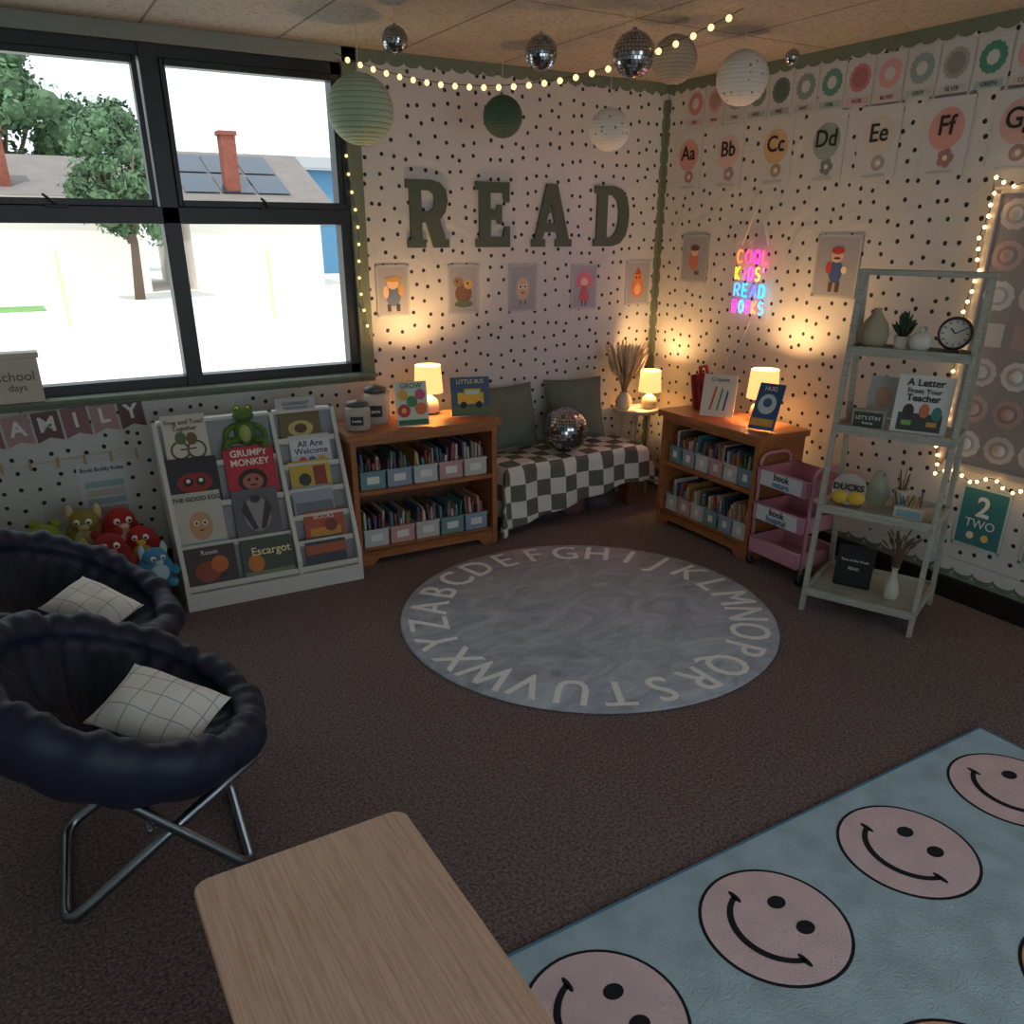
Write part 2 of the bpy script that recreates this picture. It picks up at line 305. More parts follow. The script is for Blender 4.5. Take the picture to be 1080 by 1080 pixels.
for i,(y,t,c) in enumerate(al):
    c=mute(c,.3); q=tuple(int(v*.78) for v in c)
    pet=[('e',.06+.07*math.cos(k*1.256),-.28+.07*math.sin(k*1.256),.055,.055,q) for k in range(5)] if i%2 else [('e',.05,-.28,.11,.1,q),('e',.05,-.28,.07,.06,mute(q,.4))]
    card('alphabet_card',WB(y,2.10),.23,.33,(200,202,202),[('e',0,.08,.26,.26,c)]+pet+[('e',.06,-.28,.035,.035,(226,220,200)),('r',0,-.45,.4,.03,(176,178,178))],[(t,0,.11,.34,(24,26,26),.004)],.002)
cc=[(196,110,110),(206,150,146),(170,150,130),(96,122,112),(64,96,90),(110,140,132),(60,130,120),(196,106,110),(214,150,156),(122,150,150),(150,152,150),(40,124,104),(206,150,140),(120,120,120)]
for i,c in enumerate(cc):
    c=mute(c,.22,(190,190,186))
    card('color_name_card',WB(-.27-i*.166,2.38-.002*i),.155,.215,(196,199,198),[('f',0,.1,.28,c,14),('f',0,.1,.13,(200,203,202),8) if i%3!=1 else ('f',0,.1,.2,tuple(int(v*.85) for v in c),14),('r',0,-.36,.6,.14,mute(c,.6))],[(('RED','PINK','TAN','SAGE','PINE','MINT','TEAL','ROSE','BLUSH','GREY','SILVER','GREEN','CORAL','STONE')[i],0,-.36,.11,(70,70,70))],.002)
card('number_card',WB(-2.5,.44),.24,.3,(60,126,128),[('e',-.12,-.3,.06,.06,(236,226,200)),('e',.12,-.3,.06,.06,(240,206,120))],[('2',0,.17,.45,(236,240,238),.01),('TWO',0,-.1,.2,(230,236,234))],.002,border=((190,206,204),.012))
card('number_card',WB(-2.83,.44),.24,.3,(120,150,150),[('e',0,.1,.2,.2,(206,140,120))],[('3',0,.1,.45,(236,240,238),.01)],.002,border=((190,206,204),.012))
# neon sign: single-stroke tube letters
def em(name,c,s): return mat(name,c,.4,es=s,ecol=c)
ne=[('COOL',[(255,110,50),(255,60,130),(255,50,180),(255,80,110)]),("KIDS'",[(255,200,40),(255,60,150),(255,70,190),(255,190,60),(255,100,190)]),('READ',[(70,150,255),(40,190,255),(90,100,255),(40,210,255)]),('BOOKS',[(255,50,180),(60,190,255),(255,60,180),(255,130,70),(60,200,255)])]
def ring(cx,cy,rx,ry,a0,a1,n=12): return [(cx+rx*math.cos(math.radians(a0+(a1-a0)*k/n)),cy+ry*math.sin(math.radians(a0+(a1-a0)*k/n))) for k in range(n+1)]
ST={'C':[ring(.5,.5,.45,.5,45,315)],'O':[ring(.5,.5,.45,.5,0,360,18)],'L':[[(.1,1),(.1,0),(.85,0)]],'K':[[(.1,1),(.1,0)],[(.85,1),(.12,.45),(.9,0)]],'I':[[(.5,1),(.5,0)]],
'D':[[(.1,0),(.1,1)]+ring(.35,.5,.55,.5,90,-90)+[(.1,0)]],'S':[ring(.5,.74,.38,.26,40,270,9)+ring(.5,.24,.4,.26,90,-140,9)],"'":[[(.3,1),(.2,.7)]],
'R':[[(.1,0),(.1,1)]+ring(.5,.74,.38,.26,90,-90,9)+[(.1,.48)],[(.45,.48),(.9,0)]],'E':[[(.85,1),(.1,1),(.1,0),(.85,0)],[(.1,.5),(.7,.5)]],'A':[[(.05,0),(.5,1),(.95,0)],[(.22,.36),(.78,.36)]],
'B':[[(.1,0),(.1,1)]+ring(.45,.75,.36,.25,90,-90,8)+[(.1,.5)],[(.1,.5)]+ring(.5,.25,.4,.25,90,-90,8)+[(.1,0)]]}
mb=MB(); mb.prism(rrect(.28,.42,.03),0,.004,mat('acrylic',(200,190,200),.1,alpha=.06))
mb.tube([(-.1,.2,.003),(-.02,.43,-.008),(.1,.2,.003)],.0025,P((220,220,220)))
for i,(w,cs) in enumerate(ne):
    n=len(w); sp=.26/n; lw=sp*.72; lh=.068; x0=-.13; y=.105-i*.092
    for k,ch in enumerate(w):
        mt=em('neon_%d_%d_%d'%cs[k],cs[k],2.3)
        for st in ST[ch]: mb.tube([(x0+k*sp+sp*.14+px*lw,y+py*lh,.014) for px,py in st],.0052,mt,seg=6)
neon=mb.build('neon_sign',WB(-.895,1.425,.03))
for i,c in enumerate([(1,.2,.4),(.25,.45,1)]):
    l=bpy.data.lights.new('glow','AREA'); l.energy=1.0; l.color=c; l.size=.2; o=bpy.data.objects.new('neon_glow',l); COL.objects.link(o); o.parent=neon; o.matrix_basis=T(0,.08-.16*i,.05)@RX(180)
mb=MB(); mb.tube([(-.012,-.9,1.22),(-.015,-.86,1.1),(-.014,-.75,.98),(-.014,-.72,.75)],.003,P((225,225,225))); mb.build('power_cord')
# framed chart of discs w/ fairy lights
mLed=mat('fairy_led',(255,214,150),.4,es=9,ecol=(255,200,130))
mb=MB(); W=.7;Hh=1.22; M=FR((-.03,-2.6,1.27),(0,-1,0),(0,0,1))
mb.box(-W/2,W/2,-Hh/2,Hh/2,-.02,.006,P((160,150,146)))
for a in((-W/2,W/2,Hh/2-.03,Hh/2),(-W/2,W/2,-Hh/2,-Hh/2+.03),(-W/2,-W/2+.03,-Hh/2,Hh/2),(W/2-.03,W/2,-Hh/2,Hh/2)): mb.box(*a,0,.02,mat('frame_grey',(176,172,166),.4))
for i in range(7):
    for j in range(4):
        x=-.24+j*.16; z=.5-i*.165
        if i!=3:
            c=[(212,202,196),(200,172,166),(220,216,210),(190,160,154)][(i+2*j)%4]
            disc(mb,x,z,.07,.062,.007,P(c),fn=lambda a:1+.05*math.cos(a*10)); disc(mb,x,z,.045,.04,.009,P(tuple(int(v*.85) for v in c))); mb.ell((x,z,.01),(.03,.028,.018),P(c),seg=14,rings=8)
        else: mb.box(x-.06,x+.06,z-.05,z+.05,.007,.009,P(((206,202,198),(186,156,150))[j%2]))
chart=mb.build('framed_chart',M)
def lights(name,pts,step,r,wire=.002,mt=mLed,droop=0):
    mb=MB(); mb.tube(pts,wire,P((60,60,55)),seg=5)
    acc=0
    for a,b2 in zip(pts[:-1],pts[1:]):
        a=Vector(a);b2=Vector(b2);Ln=(b2-a).length; d=step-acc
        while d<=Ln:
            p=a+(b2-a)*d/Ln; mb.ell((p.x+random.uniform(-1,1)*droop,p.y+random.uniform(-1,1)*droop,p.z-r*.6),r,mt,seg=8,rings=6); d+=step
        acc=(acc+Ln)%step
    return mb.build(name)
pts=[]
for k in range(60):
    t=k/59
    if t<.5: q=(-.07-.005*math.sin(k*1.3),-2.25-.012*math.sin(k*.9),1.9-2*t*1.26)
    else: q=(-.07,-2.26-(t-.5)*2*.7,.64+.02*math.sin(k*.8))
    pts.append(q)
lights('fairy_lights',pts,.045,.008,droop=.006)
lights('fairy_lights',[(-.07,-2.95+.7*k/20,1.9+.02*math.sin(k)) for k in range(21)],.05,.008,droop=.006)
mGlobe=mat('globe_bulb',(255,222,170),.4,es=2.0,ecol=(255,205,135))
A=Vector((-2.17,-.05,2.5)); B=Vector((-1.0,-1.62,2.53))
pts=[tuple(A.lerp(B,k/40)+Vector((0,0,-.8*(k/40)*(1-k/40))))for k in range(41)]
lights('globe_string_lights',pts,.075,.013,mt=mGlobe)
lights('globe_string_lights',[(-2.15+.06*k/20+.012*math.sin(k*.7),-.035,2.48-1.35*k/20) for k in range(21)],.085,.008,mt=mGlobe)
# hanging lanterns
def ribbed(name,c,r,col,dots=None,zc=H):
    tag='%d_%d_%d'%col
    mb=MB(); m=dotmat(name+'_dots',col,dots,'3d',scale=28,rad=.17,rnd=.6,wr=0) if dots else mat(name+'_paper_'+tag,col,.7)
    kf=.9 if dots else .72
    rm=P(tuple(int(v*kf) for v in col)); pr=[]; n=76
    for i in range(n+1):
        a=-pi/2+pi*i/n; q=max(r*math.cos(a)*(1-.03*(i%4==0)),r*.12); pr.append((q,r*.96*math.sin(a)))
        if i%4==0 and 4<i<72: mb.tube([(q*math.cos(2*pi*k/40),q*math.sin(2*pi*k/40),r*.96*math.sin(a)) for k in range(40)],r*(.008 if dots else .014),rm,seg=5,closed=True)
    mb.lathe(pr,m,seg=36,cap=False); mb.lathe([(r*.13,-.003),(r*.13,.003)],P((190,190,180)),(0,0,r*.96),16)
    mb.tube([(0,0,r*.9),(0,0,zc-c[2])],.0015,P((215,215,210)),seg=5)
    mb.build(name,T(*c))
ribbed('paper_lantern',(-2.25,-.55,2.2),.15,(168,186,156))
ribbed('paper_lantern',(-1.45,-.45,2.23),.1,(60,86,70))
ribbed('paper_lantern',(-1.0,-.75,2.17),.102,(214,212,204),(110,110,102))
ribbed('paper_lantern',(-.62,-1.26,2.36),.12,(214,212,204),(110,110,102))
ribbed('paper_lantern',(-1.03,-1.25,2.40),.1,(162,150,132))
mMir=mat('mirror_tile',(190,195,200),.12,1); mDk=mat('disco_core',(50,52,55),.5)
def disco(name,c,r,cord=True):
    mb=MB(); mb.ell((0,0,0),r*.97,mDk); n=max(10,int(18 if r<.1 else 22))
    for i in range(n):
        a0=-pi/2+pi*i/n; a1=a0+pi/n; am=(a0+a1)/2; m=max(3,int(2*n*math.cos(am)))
        for k in range(m):
            b0=2*pi*k/m; b1=b0+2*pi/m; e=.08
            A0,A1=a0+(a1-a0)*e,a1-(a1-a0)*e; B0,B1=b0+(b1-b0)*e,b1-(b1-b0)*e
            jit=[1+random.uniform(-.012,.012) for _ in range(2)]
            vs=[Vector((math.cos(a)*math.cos(b_),math.cos(a)*math.sin(b_),math.sin(a)))*r*jj for a,b_,jj in((A0,B0,jit[0]),(A0,B1,jit[0]),(A1,B1,jit[1]),(A1,B0,jit[1]))]
            mb.add(vs,[(0,1,2,3)],mMir)
    if cord: mb.cyl((0,0,r*.95),r*.12,r*.15,mMetal,10); mb.tube([(0,0,r),(0,0,H-c[2])],.0012,P((180,180,180)),seg=5)
    return mb.build(name,T(*c))
disco('disco_ball',(-2.21,-.88,2.42),.053); disco('disco_ball',(-1.65,-1.12,2.39),.068); disco('disco_ball',(-1.33,-1.34,2.38),.088); disco('disco_ball',(-.81,-1.73,2.36),.03)
# ------------------------------------------------------------------ rugs
mRug=mat('rug_grey',(206,212,220),.95,noise=1,ns=3.2,col2=(150,158,170),bump=.6,bs=120,stretch=(1,1.8,1))
RC=(-1.685,-1.656); RR=.893
N,L,b=nd(mRug)
for n in N:
    if n.type=='TEX_NOISE' and n.inputs['Scale'].default_value<10: n.inputs['Distortion'].default_value=2.2; n.inputs['Detail'].default_value=9; n.inputs['Roughness'].default_value=.65
mb=MB(); mb.lathe([(RR-.01,0),(RR,.006),(RR-.01,.014),(0.001,.015)],mRug,seg=96,cap=False); rug=mb.build('alphabet_rug',T(RC[0],RC[1],0))
mRL=mat('rug_letter',(252,253,252),.95,bump=.5,bs=200)
for i,ch in enumerate('ABCDEFGHIJKLMNOPQRSTUVWXYZ'):
    a=147-i*360/26; ra=math.radians(a)
    for dx in(-.003,.003): text(ch,.265,mRL,T(.75*math.cos(ra),.75*math.sin(ra),.0155+dx*.02)@RZ(a-90)@T(dx,0,0),rug,.0008,name='rug_letter',sx=.82)
mBlu=mat('rug_blue',(180,206,218),.95,noise=.2,ns=9,bump=.6,bs=160)
mb=MB(); x0,x1,y1,y0=-3.22,-1.0,-3.2,-5.2
mb.box(x0,x1,y0,y1,0,.010,mBlu)
mEd=P((90,132,160),.9)
for a in((x0,x1,y1-.008,y1),(x0,x1,y0,y0+.008),(x0,x0+.008,y0,y1),(x1-.008,x1,y0,y1)): mb.box(*a,.0,.0112,mEd)
mPk=mat('rug_pink',(236,206,208),.95,noise=.1,ns=12,bump=.5,bs=160); mOr=mat('rug_orange',(238,176,132),.95,noise=.15,ns=12,bump=.5,bs=160); mBk=mat('rug_black',(20,22,28),.95)
for row in range(3):
    for cI in range(4):
        cx=-1.257-.556*cI; cy=-3.473-.556*row; M=FR((cx,cy,.010),(0,-1,0),(1,0,0))
        disc(mb,0,0,.199,.199,0,mBk,48,M,.0008); disc(mb,0,0,.190,.190,.0009,(mPk,mOr,mPk)[row],48,M,.0008)
        for s in(-1,1): disc(mb,s*.05,.06,.022,.027,.0018,mBk,16,M)
        o=[];n=20
        for k in range(n+1):
            a=math.radians(200+140*k/n); wdt=.0075+.002*math.sin(pi*k/n); o.append((a,wdt))
        pts=[((.13+w_)*math.cos(a),(.13+w_)*math.sin(a)+.02) for a,w_ in o]+[((.13-w_)*math.cos(a),(.13-w_)*math.sin(a)+.02) for a,w_ in reversed(o)]
        for k in range(n):
            q=[pts[k],pts[k+1],pts[2*n-k],pts[2*n+1-k]]; mb.prism(list(reversed(q)),.0018,.0026,mBk,M)
        for a in(200,340):
            ra=math.radians(a); disc(mb,.13*math.cos(ra),.13*math.sin(ra)+.02,.024,.008,.0018,mBk,12,M)
mb.build('smiley_rug')
# ------------------------------------------------------------------ foreground table
mTab=mat('light_oak_laminate',(190,154,122),.42); N,L,b=nd(mTab)
tc=N.new('ShaderNodeTexCoord'); mp=N.new('ShaderNodeMapping'); mp.inputs['Scale'].default_value=(55,1.6,1); L.new(tc.outputs['Object'],mp.inputs[0])
n1=N.new('ShaderNodeTexNoise'); n1.inputs['Scale'].default_value=3; n1.inputs['Detail'].default_value=8; n1.inputs['Roughness'].default_value=.7; n1.inputs['Distortion'].default_value=.4; L.new(mp.outputs[0],n1.inputs['Vector'])
r=N.new('ShaderNodeValToRGB'); e=r.color_ramp.elements; e[0].position=.28; e[0].color=lin((198,156,128)); e[1].position=.58; e[1].color=lin((236,198,170)); L.new(n1.outputs[0],r.inputs[0]); L.new(r.outputs[0],b.inputs['Base Color'])
mb=MB(); mb.prism(rrect(.475,1.05,.035,8),.425,.45,mTab)
mb.prism(rrect(.47,1.045,.033,8),.405,.4251,P((70,58,50)))
for sx in(-1,1):
    for sy in(-1,1): mb.tube([(sx*.2,sy*.48,.42),(sx*.2,sy*.48,0)],.016,mBlack)
    mb.tube([(sx*.2,-.48,.39),(sx*.2,.48,.39)],.012,mBlack)
mb.build('table',T(-3.467,-3.575,0),bevel=.003)
# ------------------------------------------------------------------ saucer chairs
mNavy=mat('navy_velvet',(24,32,52),.6,sheen=.3,bump=.25,bs=18)
def arc(p0,p1,p2,n=6):
    p0,p1,p2=map(Vector,(p0,p1,p2)); return [tuple((1-t)**2*p0+2*t*(1-t)*p1+t*t*p2) for t in [k/n for k in range(n+1)]]
def chair(M,seed):
    rnd=random.Random(seed); ph=[rnd.random()*6 for _ in range(6)]
    R0=.35; tilt=math.radians(-26); RM=T(-.015,0,.55)@Matrix.Rotation(-tilt,4,'Y')
    mb=MB(); seg=144
    def lump(a): return .5+.3*math.sin(11*a+ph[0]+.6*math.sin(3*a))+.15*math.sin(23*a+ph[1])
    rings=[]
    for i in range(0,17): rings.append(('in',i/16))
    for i in range(1,12): rings.append(('rim',i/11))
    for i in range(1,10): rings.append(('out',i/9))
    vs=[];fs=[]
    for kind,t in rings:
        for k in range(seg):
            a=2*pi*k/seg; lp=lump(a)
            if kind=='in':
                rr=R0*(.02+.88*t); z=-.18*(1-t**2.4)
                z+=.024*math.sin(pi*min(1,max(0,(t-.15)/.4)))*(.6+.5*math.cos(6*a+ph[2]))
                z+=.024*math.sin(pi*min(1,max(0,(t-.5)/.42)))*(.7+.6*math.cos(11*a+ph[0]))
                z+=.008*t*math.sin(27*a+ph[3])
            elif kind=='rim':
                th=pi*(1-t); rad=.038+.018*lp; rr=R0*.9+.038+rad*1.1*math.cos(th); z=rad*1.25*math.sin(th)+.005*math.sin(33*a+ph[4])*math.sin(th)
            else:
                rr=(R0*.9+.08+.018*lp*(1-t))*(1-t**1.7)**.5+.001; z=-.245*t**.9+.007*math.sin(12*a+ph[5])*(1-t)*t*4
            vs.append((rr*math.cos(a),rr*math.sin(a),z))
    n=len(rings)
    for i in range(n-1):
        for k in range(seg):
            k2=(k+1)%seg; fs.append((i*seg+k,i*seg+k2,(i+1)*seg+k2,(i+1)*seg+k))
    fs.append(tuple(reversed(range(seg))))
    mb.add(vs,fs,mNavy,RM,True)
    for k in range(6): a=k*pi/3; p=RM@Vector((.16*math.cos(a),.16*math.sin(a),-.15)); mb.ell(p,(.012,.012,.008),mNavy,seg=8,rings=6)
    mb.tube([RM@Vector(((R0-.01)*math.cos(2*pi*k/40),(R0-.01)*math.sin(2*pi*k/40),-.02)) for k in range(40)],.012,mMetal,closed=True)
    fx,fy=.24,.215
    for sx in(-1,1):
        top=lambda sy:RM@Vector((-sx*(R0+.01),sy*.17,-.04))
        a=Vector(top(-1)); b_=Vector((sx*fx,-fy,.016)); c=Vector((sx*fx,fy,.016)); d=Vector(top(1))
        ab=(a-b_).normalized()*.06; dc=(d-c).normalized()*.06
        p=[a,a.lerp(b_,.5)]+[Vector(q) for q in arc(b_+ab,b_,b_+Vector((0,.06,0)))]+[Vector(q) for q in arc(c-Vector((0,.06,0)),c,c+dc)]+[d.lerp(c,.5),d]
        mb.tube(p,.0155,mMetal,seg=10)
    mb.tube([(0,-.215,.235),(0,.215,.235)],.008,mMetal)
    return mb.build('saucer_chair',M)
chair(T(-3.73,-2.34,0)@RZ(-4),1)
chair(T(-3.82,-1.55,0)@RZ(-16),2)
def pillow(name,M,w,h,t,m,pw=2.6,wr=.006,seed=0):
    mb=MB(); n=22; vs=[];fs=[]
    rnd=random.Random(seed); p1,p2=rnd.random()*6,rnd.random()*6
    for side in(1,-1):
        o=len(vs)
        for i in range(n+1):
            for j in range(n+1):
                u=-1+2*i/n; v=-1+2*j/n
                k=(max(0,1-abs(u)**pw)*max(0,1-abs(v)**pw))**.55
                x=u*w/2*(1-.07*(1-v*v)*u*u); y=v*h/2*(1-.07*(1-u*u)*v*v)
                vs.append((x,y,side*(t/2*k+wr*math.sin(5*u+p1)*math.cos(4*v+p2)*k)))
        for i in range(n):
            for j in range(n):
                a=o+i*(n+1)+j; q=(a,a+n+1,a+n+2,a+1); fs.append(q if side==1 else tuple(reversed(q)))
    mb.add(vs,fs,m,None,True); return mb.build(name,M)
mGrid=mat('windowpane_cloth',(232,228,220),.85); N,L,b=nd(mGrid)
tc=N.new('ShaderNodeTexCoord'); sp=N.new('ShaderNodeSeparateXYZ'); L.new(tc.outputs['Object'],sp.inputs[0]); outs=[]
for ax in'XY':
    a=math_n(N,'MULTIPLY',17); L.new(sp.outputs[ax],a.inputs[0]); f_=math_n(N,'FRACT'); L.new(a.outputs[0],f_.inputs[0]); l_=math_n(N,'LESS_THAN',.045); L.new(f_.outputs[0],l_.inputs[0]); outs.append(l_)
mx=math_n(N,'MAXIMUM'); L.new(outs[0].outputs[0],mx.inputs[0]); L.new(outs[1].outputs[0],mx.inputs[1])
mi=N.new('ShaderNodeMix'); mi.data_type='RGBA'; mi.inputs['A'].default_value=lin((242,238,230)); mi.inputs['B'].default_value=lin((166,166,168)); L.new(mx.outputs[0],mi.inputs['Factor']); L.new(mi.outputs['Result'],b.inputs['Base Color'])
pillow('throw_pillow',T(-3.655,-2.40,.50)@RZ(-38)@RY(18)@RX(12),.29,.24,.11,mGrid,seed=1)
pillow('throw_pillow',T(-3.75,-1.60,.505)@RZ(-45)@RY(20)@RX(10),.25,.21,.10,mGrid,seed=2)
# ------------------------------------------------------------------ book helpers
BC=[(150,60,50),(60,90,130),(200,190,170),(70,110,80),(190,140,60),(110,80,120),(40,50,60),(220,215,205),(180,90,90),(90,140,150),(120,100,80),(210,170,150)]
def books(mb,x0,x1,y0,y1,z0,h,M=None):
    x=x0
    while x<x1-.004:
        w=random.uniform(.006,.014); hh=h*random.uniform(.7,1.08); c=mute(random.choice(BC),.15,(120,116,110)); a=random.uniform(-6,6)
        dy=random.uniform(0,.01)
        MM=(M or Matrix())@T(x,y0+dy,z0)@RY(a)
        mb.box(0,w,0,(y1-y0)*random.uniform(.85,1),0,hh,P(c),MM); x+=w+.002
def bin_(mb,x0,x1,y0,y1,z0,h,col,M=None,label=True):
    t=.004; m=P(col,.45); c=.006
    mb.box(x0+c,x1-c,y0+c,y1-c,z0,z0+t,m,M)
    mb.box(x0,x1,y0,y0+t,z0,z0+h,m,M); mb.box(x0,x1,y1-t,y1,z0,z0+h,m,M); mb.box(x0,x0+t,y0,y1,z0,z0+h,m,M); mb.box(x1-t,x1,y0,y1,z0,z0+h,m,M)
    mb.box(x0-.003,x1+.003,y0-.005,y0+.003,z0+h-.012,z0+h,m,M)
    if label: mb.box(x0+.035,x1-.035,y0-.0025,y0,z0+h*.3,z0+h*.7,P((225,224,220)),M)
    books(mb,x0+.008,x1-.008,y0+.02,y1-.02,z0+.01,h*1.7,M)
def bookcase(name,M,W,D,Ht,nb,mid=.42):
    mb=MB(); t=.03
    mb.box(0,t,0,D,0,Ht-.03,mOak); mb.box(W-t,W,0,D,0,Ht-.03,mOak)
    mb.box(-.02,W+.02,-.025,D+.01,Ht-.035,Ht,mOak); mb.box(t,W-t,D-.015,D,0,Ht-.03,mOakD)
    mb.box(t,W-t,.005,D,mid-.022,mid,mOak); mb.box(t,W-t,.005,D,.075,.095,mOak)
    mb.prism([(t,0),(t+.06,0),(t+.09,.035),(W-t-.09,.035),(W-t-.06,0),(W-t,0),(W-t,.09),(t,.09)],-.012,.0,mOak,FR((0,.005,0),(1,0,0),(0,0,1)))
    mb.box(t,W-t,0,.02,Ht-.065,Ht-.035,mOak)
    pal=[(190,196,198),(110,146,148),(196,156,152),(140,158,178),(196,194,188)]
    for r_,z in enumerate((.095,mid)):
        n=nb; w=(W-2*t-.03)/n
        for i in range(n):
            x=t+.015+i*w; bin_(mb,x+.006,x+w-.006,.03,D-.06,z+.001,.1,pal[(i*2+r_)%5])
    return mb.build(name,M,bevel=.003)
bookcase('bookcase',T(-2.425,-.565,0)@RZ(-2),.85,.34,.735,5)
bookcase('bookcase',T(-.51,-.76,0)@RZ(-91.5),.80,.34,.71,6,.40)
# ------------------------------------------------------------------ lamps
mShade=mat('lamp_shade',(255,226,180),.8,es=1.25,ecol=(255,186,108)); mCer=mat('cream_ceramic',(215,200,178),.45)
def lamp(x,y,z,s=1,e=5):
    mb=MB(); mb.lathe([(.035,0),(.05,.008),(.058,.04),(.05,.075),(.02,.1),(.01,.12),(.01,.16)],mCer)
    mb.lathe([(.082,.12),(.082,.121),(.072,.27),(.071,.27),(.08,.121)],mShade,seg=36,cap=False)
    mb.ell((0,0,.18),.018,mat('bulb',(255,230,190),.4,es=12,ecol=(255,200,130)),seg=12,rings=8)
    ob=mb.build('table_lamp',T(x,y,z)@Matrix.Scale(s,4))
    l=bpy.data.lights.new('bulb','POINT'); l.energy=e; l.color=(1,.6,.26); l.shadow_soft_size=.03
    o=bpy.data.objects.new('lamp_bulb_light',l); COL.objects.link(o); o.parent=ob; o.matrix_basis=T(0,0,.225)
lamp(-1.84,-.28,.736,1.0,14); lamp(-.215,-.27,.602,.92,9); lamp(-.25,-1.28,.712,1.05,12)
# ------------------------------------------------------------------ top of bookcase A
def jar(M,r,h,lab):
    mb=MB(); mb.lathe([(r*.9,0),(r,.01),(r,h*.74),(r*.8,h*.82)],mat('jar_glass',(206,204,198),.08,alpha=.5),seg=28); mb.lathe([(r*.8,.008),(r*.88,.02),(r*.88,h*.5)],P((170,150,130)),seg=20)
    mb.lathe([(r*.84,h*.82),(r*.86,h*.95),(r*.3,h),(r*.12,h*1.03)],P((90,86,84),.3),seg=28)
    vs=[]
    for k in range(9):
        an=-pi/2+(-.5+1.0*k/8)
        for z in(h*.22,h*.52): vs.append((r*1.015*math.cos(an),r*1.015*math.sin(an),z))
    mb.add(vs,[(2*k,2*k+2,2*k+3,2*k+1) for k in range(8)],P((36,34,34)))
    mb.tube([(r*.9,0,h*.86),(r*1.05,0,h*.8)],.004,mMetal)
    o=mb.build('storage_jar',M); text(lab,h*.13,P((236,236,230)),FR((0,-r*1.03,h*.37),(1,0,0),(0,0,1)),o); return o
jar(T(-2.335,-.46,.736)@RZ(-25),.068,.15,'books'); jar(T(-2.19,-.36,.736)@RZ(-25),.07,.2,'pens')
def stand_book(name,M,w,h,bg,sh=(),tx=(),lean=12):
    return card(name,M@RX(90-lean)@T(0,h/2,0),w,h,bg,sh,tx,.012)
stand_book('picture_book',T(-2.06,-.55,.74)@RZ(-10),.17,.23,(206,214,196),[('e',-.2,-.15,.15,.15,(200,60,60)),('e',-.2,-.15,.06,.06,(230,180,70)),('e',.2,-.12,.14,.14,(226,120,60)),('e',0,.05,.13,.13,(80,140,90)),('e',-.2,.2,.12,.12,(226,170,70)),('e',.2,.2,.12,.12,(200,90,120)),('r',0,-.42,.7,.12,(50,110,80))],[('GROW',0,.4,.16,(60,60,60))])
stand_book('picture_book',T(-1.67,-.47,.74)@RZ(-16),.22,.21,(60,86,110),[('r',0,-.35,1.0,.2,(90,110,70)),('r',0,-.05,.7,.3,(226,184,50)),('r',.05,.12,.45,.16,(226,184,50)),('e',-.2,-.22,.09,.09,(30,30,30)),('e',.22,-.22,.09,.09,(30,30,30)),('r',.05,.1,.35,.1,(190,220,230))],[("LITTLE BUS",0,.38,.15,(236,226,200))])
# ------------------------------------------------------------------ bench
mChk=mat('checker_cloth',(200,200,190),.85); N,L,b=nd(mChk); uv=N.new('ShaderNodeTexCoord'); ck=N.new('ShaderNodeTexChecker'); ck.inputs['Scale'].default_value=1/.1
ck.inputs['Color1'].default_value=lin((216,216,208)); ck.inputs['Color2'].default_value=lin((96,100,88)); L.new(uv.outputs['UV'],ck.inputs['Vector']); L.new(ck.outputs[0],b.inputs['Base Color'])
BX0,BX1,BZ=0,1.06,.40
me=bpy.data.meshes.new('checker_blanket'); nx,ny=76,44; vs=[];fs=[];uvs=[]
for j in range(ny+1):
    for i in range(nx+1):
        s=-.34+ (1.06+.34+.26)*i/nx; fd=.36-.13*min(1,max(0,s/.9)); t=-fd+(fd+.34)*j/ny
        r_=.03
        ex=max(0,-s) ; er=max(0,s-BX1); ey=max(0,-t)
        x=min(max(s,0),BX1); y=max(t,0); z=BZ
        d=max(ex,ey,er)
        fold=.016*math.sin(s*20)*min(1,ey/.1)
        fold2=.014*math.sin(t*24)*min(1,ex/.1)
        z-=max(ex,ey,er)*.85+.15*math.sqrt(ex*ex+ey*ey+er*er)
        x-= (min(ex,r_)*.7+fold2*.6+ex*.05); x+=min(er,r_)*.7+er*.05
        y-= (min(ey,r_)*.7+fold+ey*.1)
        if ey>0 and (ex>0 or er>0): q=min(max(ex,er),ey); y-=.3*q; x+=(.3*q if er>0 else -.3*q)
        z=max(z,.012)+.008*math.sin(s*9)*math.sin(t*11+s*3)*(1 if d==0 else 0)+.006
        vs.append((x,y,z)); uvs.append((s+5.003,t+5.003))
for j in range(ny):
    for i in range(nx): a=j*(nx+1)+i; fs.append((a,a+1,a+nx+2,a+nx+1))
me.from_pydata(vs,[],fs); ul=me.uv_layers.new(name='uv')
for lp in me.loops: ul.data[lp.index].uv=uvs[lp.vertex_index]
me.polygons.foreach_set('use_smooth',[True]*len(me.polygons)); me.materials.append(mChk)
BM=T(-1.44,-.48,0)@RZ(3)
mb=MB(); mb.box(.01,1.05,.01,.36,.3,.385,P((120,100,84)))
for x in(.03,1.0):
    for y in(.03,.32): mb.box(x-.02,x+.03,y-.02,y+.03,0,.3,mOakD)
bench=mb.build('bench',BM,bevel=.01)
bl=bpy.data.objects.new('checker_blanket',me); COL.objects.link(bl); bl.matrix_world=BM; sol=bl.modifiers.new('s','SOLIDIFY'); sol.thickness=.006; sol.offset=1
mPil=mat('sage_velvet',(98,108,96),.8,sheen=.3,noise=.15,ns=8)
pillow('throw_pillow',T(-1.24,-.15,.625)@RZ(6)@RX(76),.42,.40,.14,mPil,seed=3)
pillow('throw_pillow',T(-.73,-.14,.625)@RZ(-8)@RX(76),.42,.40,.14,mPil,seed=4)
disco('disco_ball',(-.95,-.36,.555),.142,False)
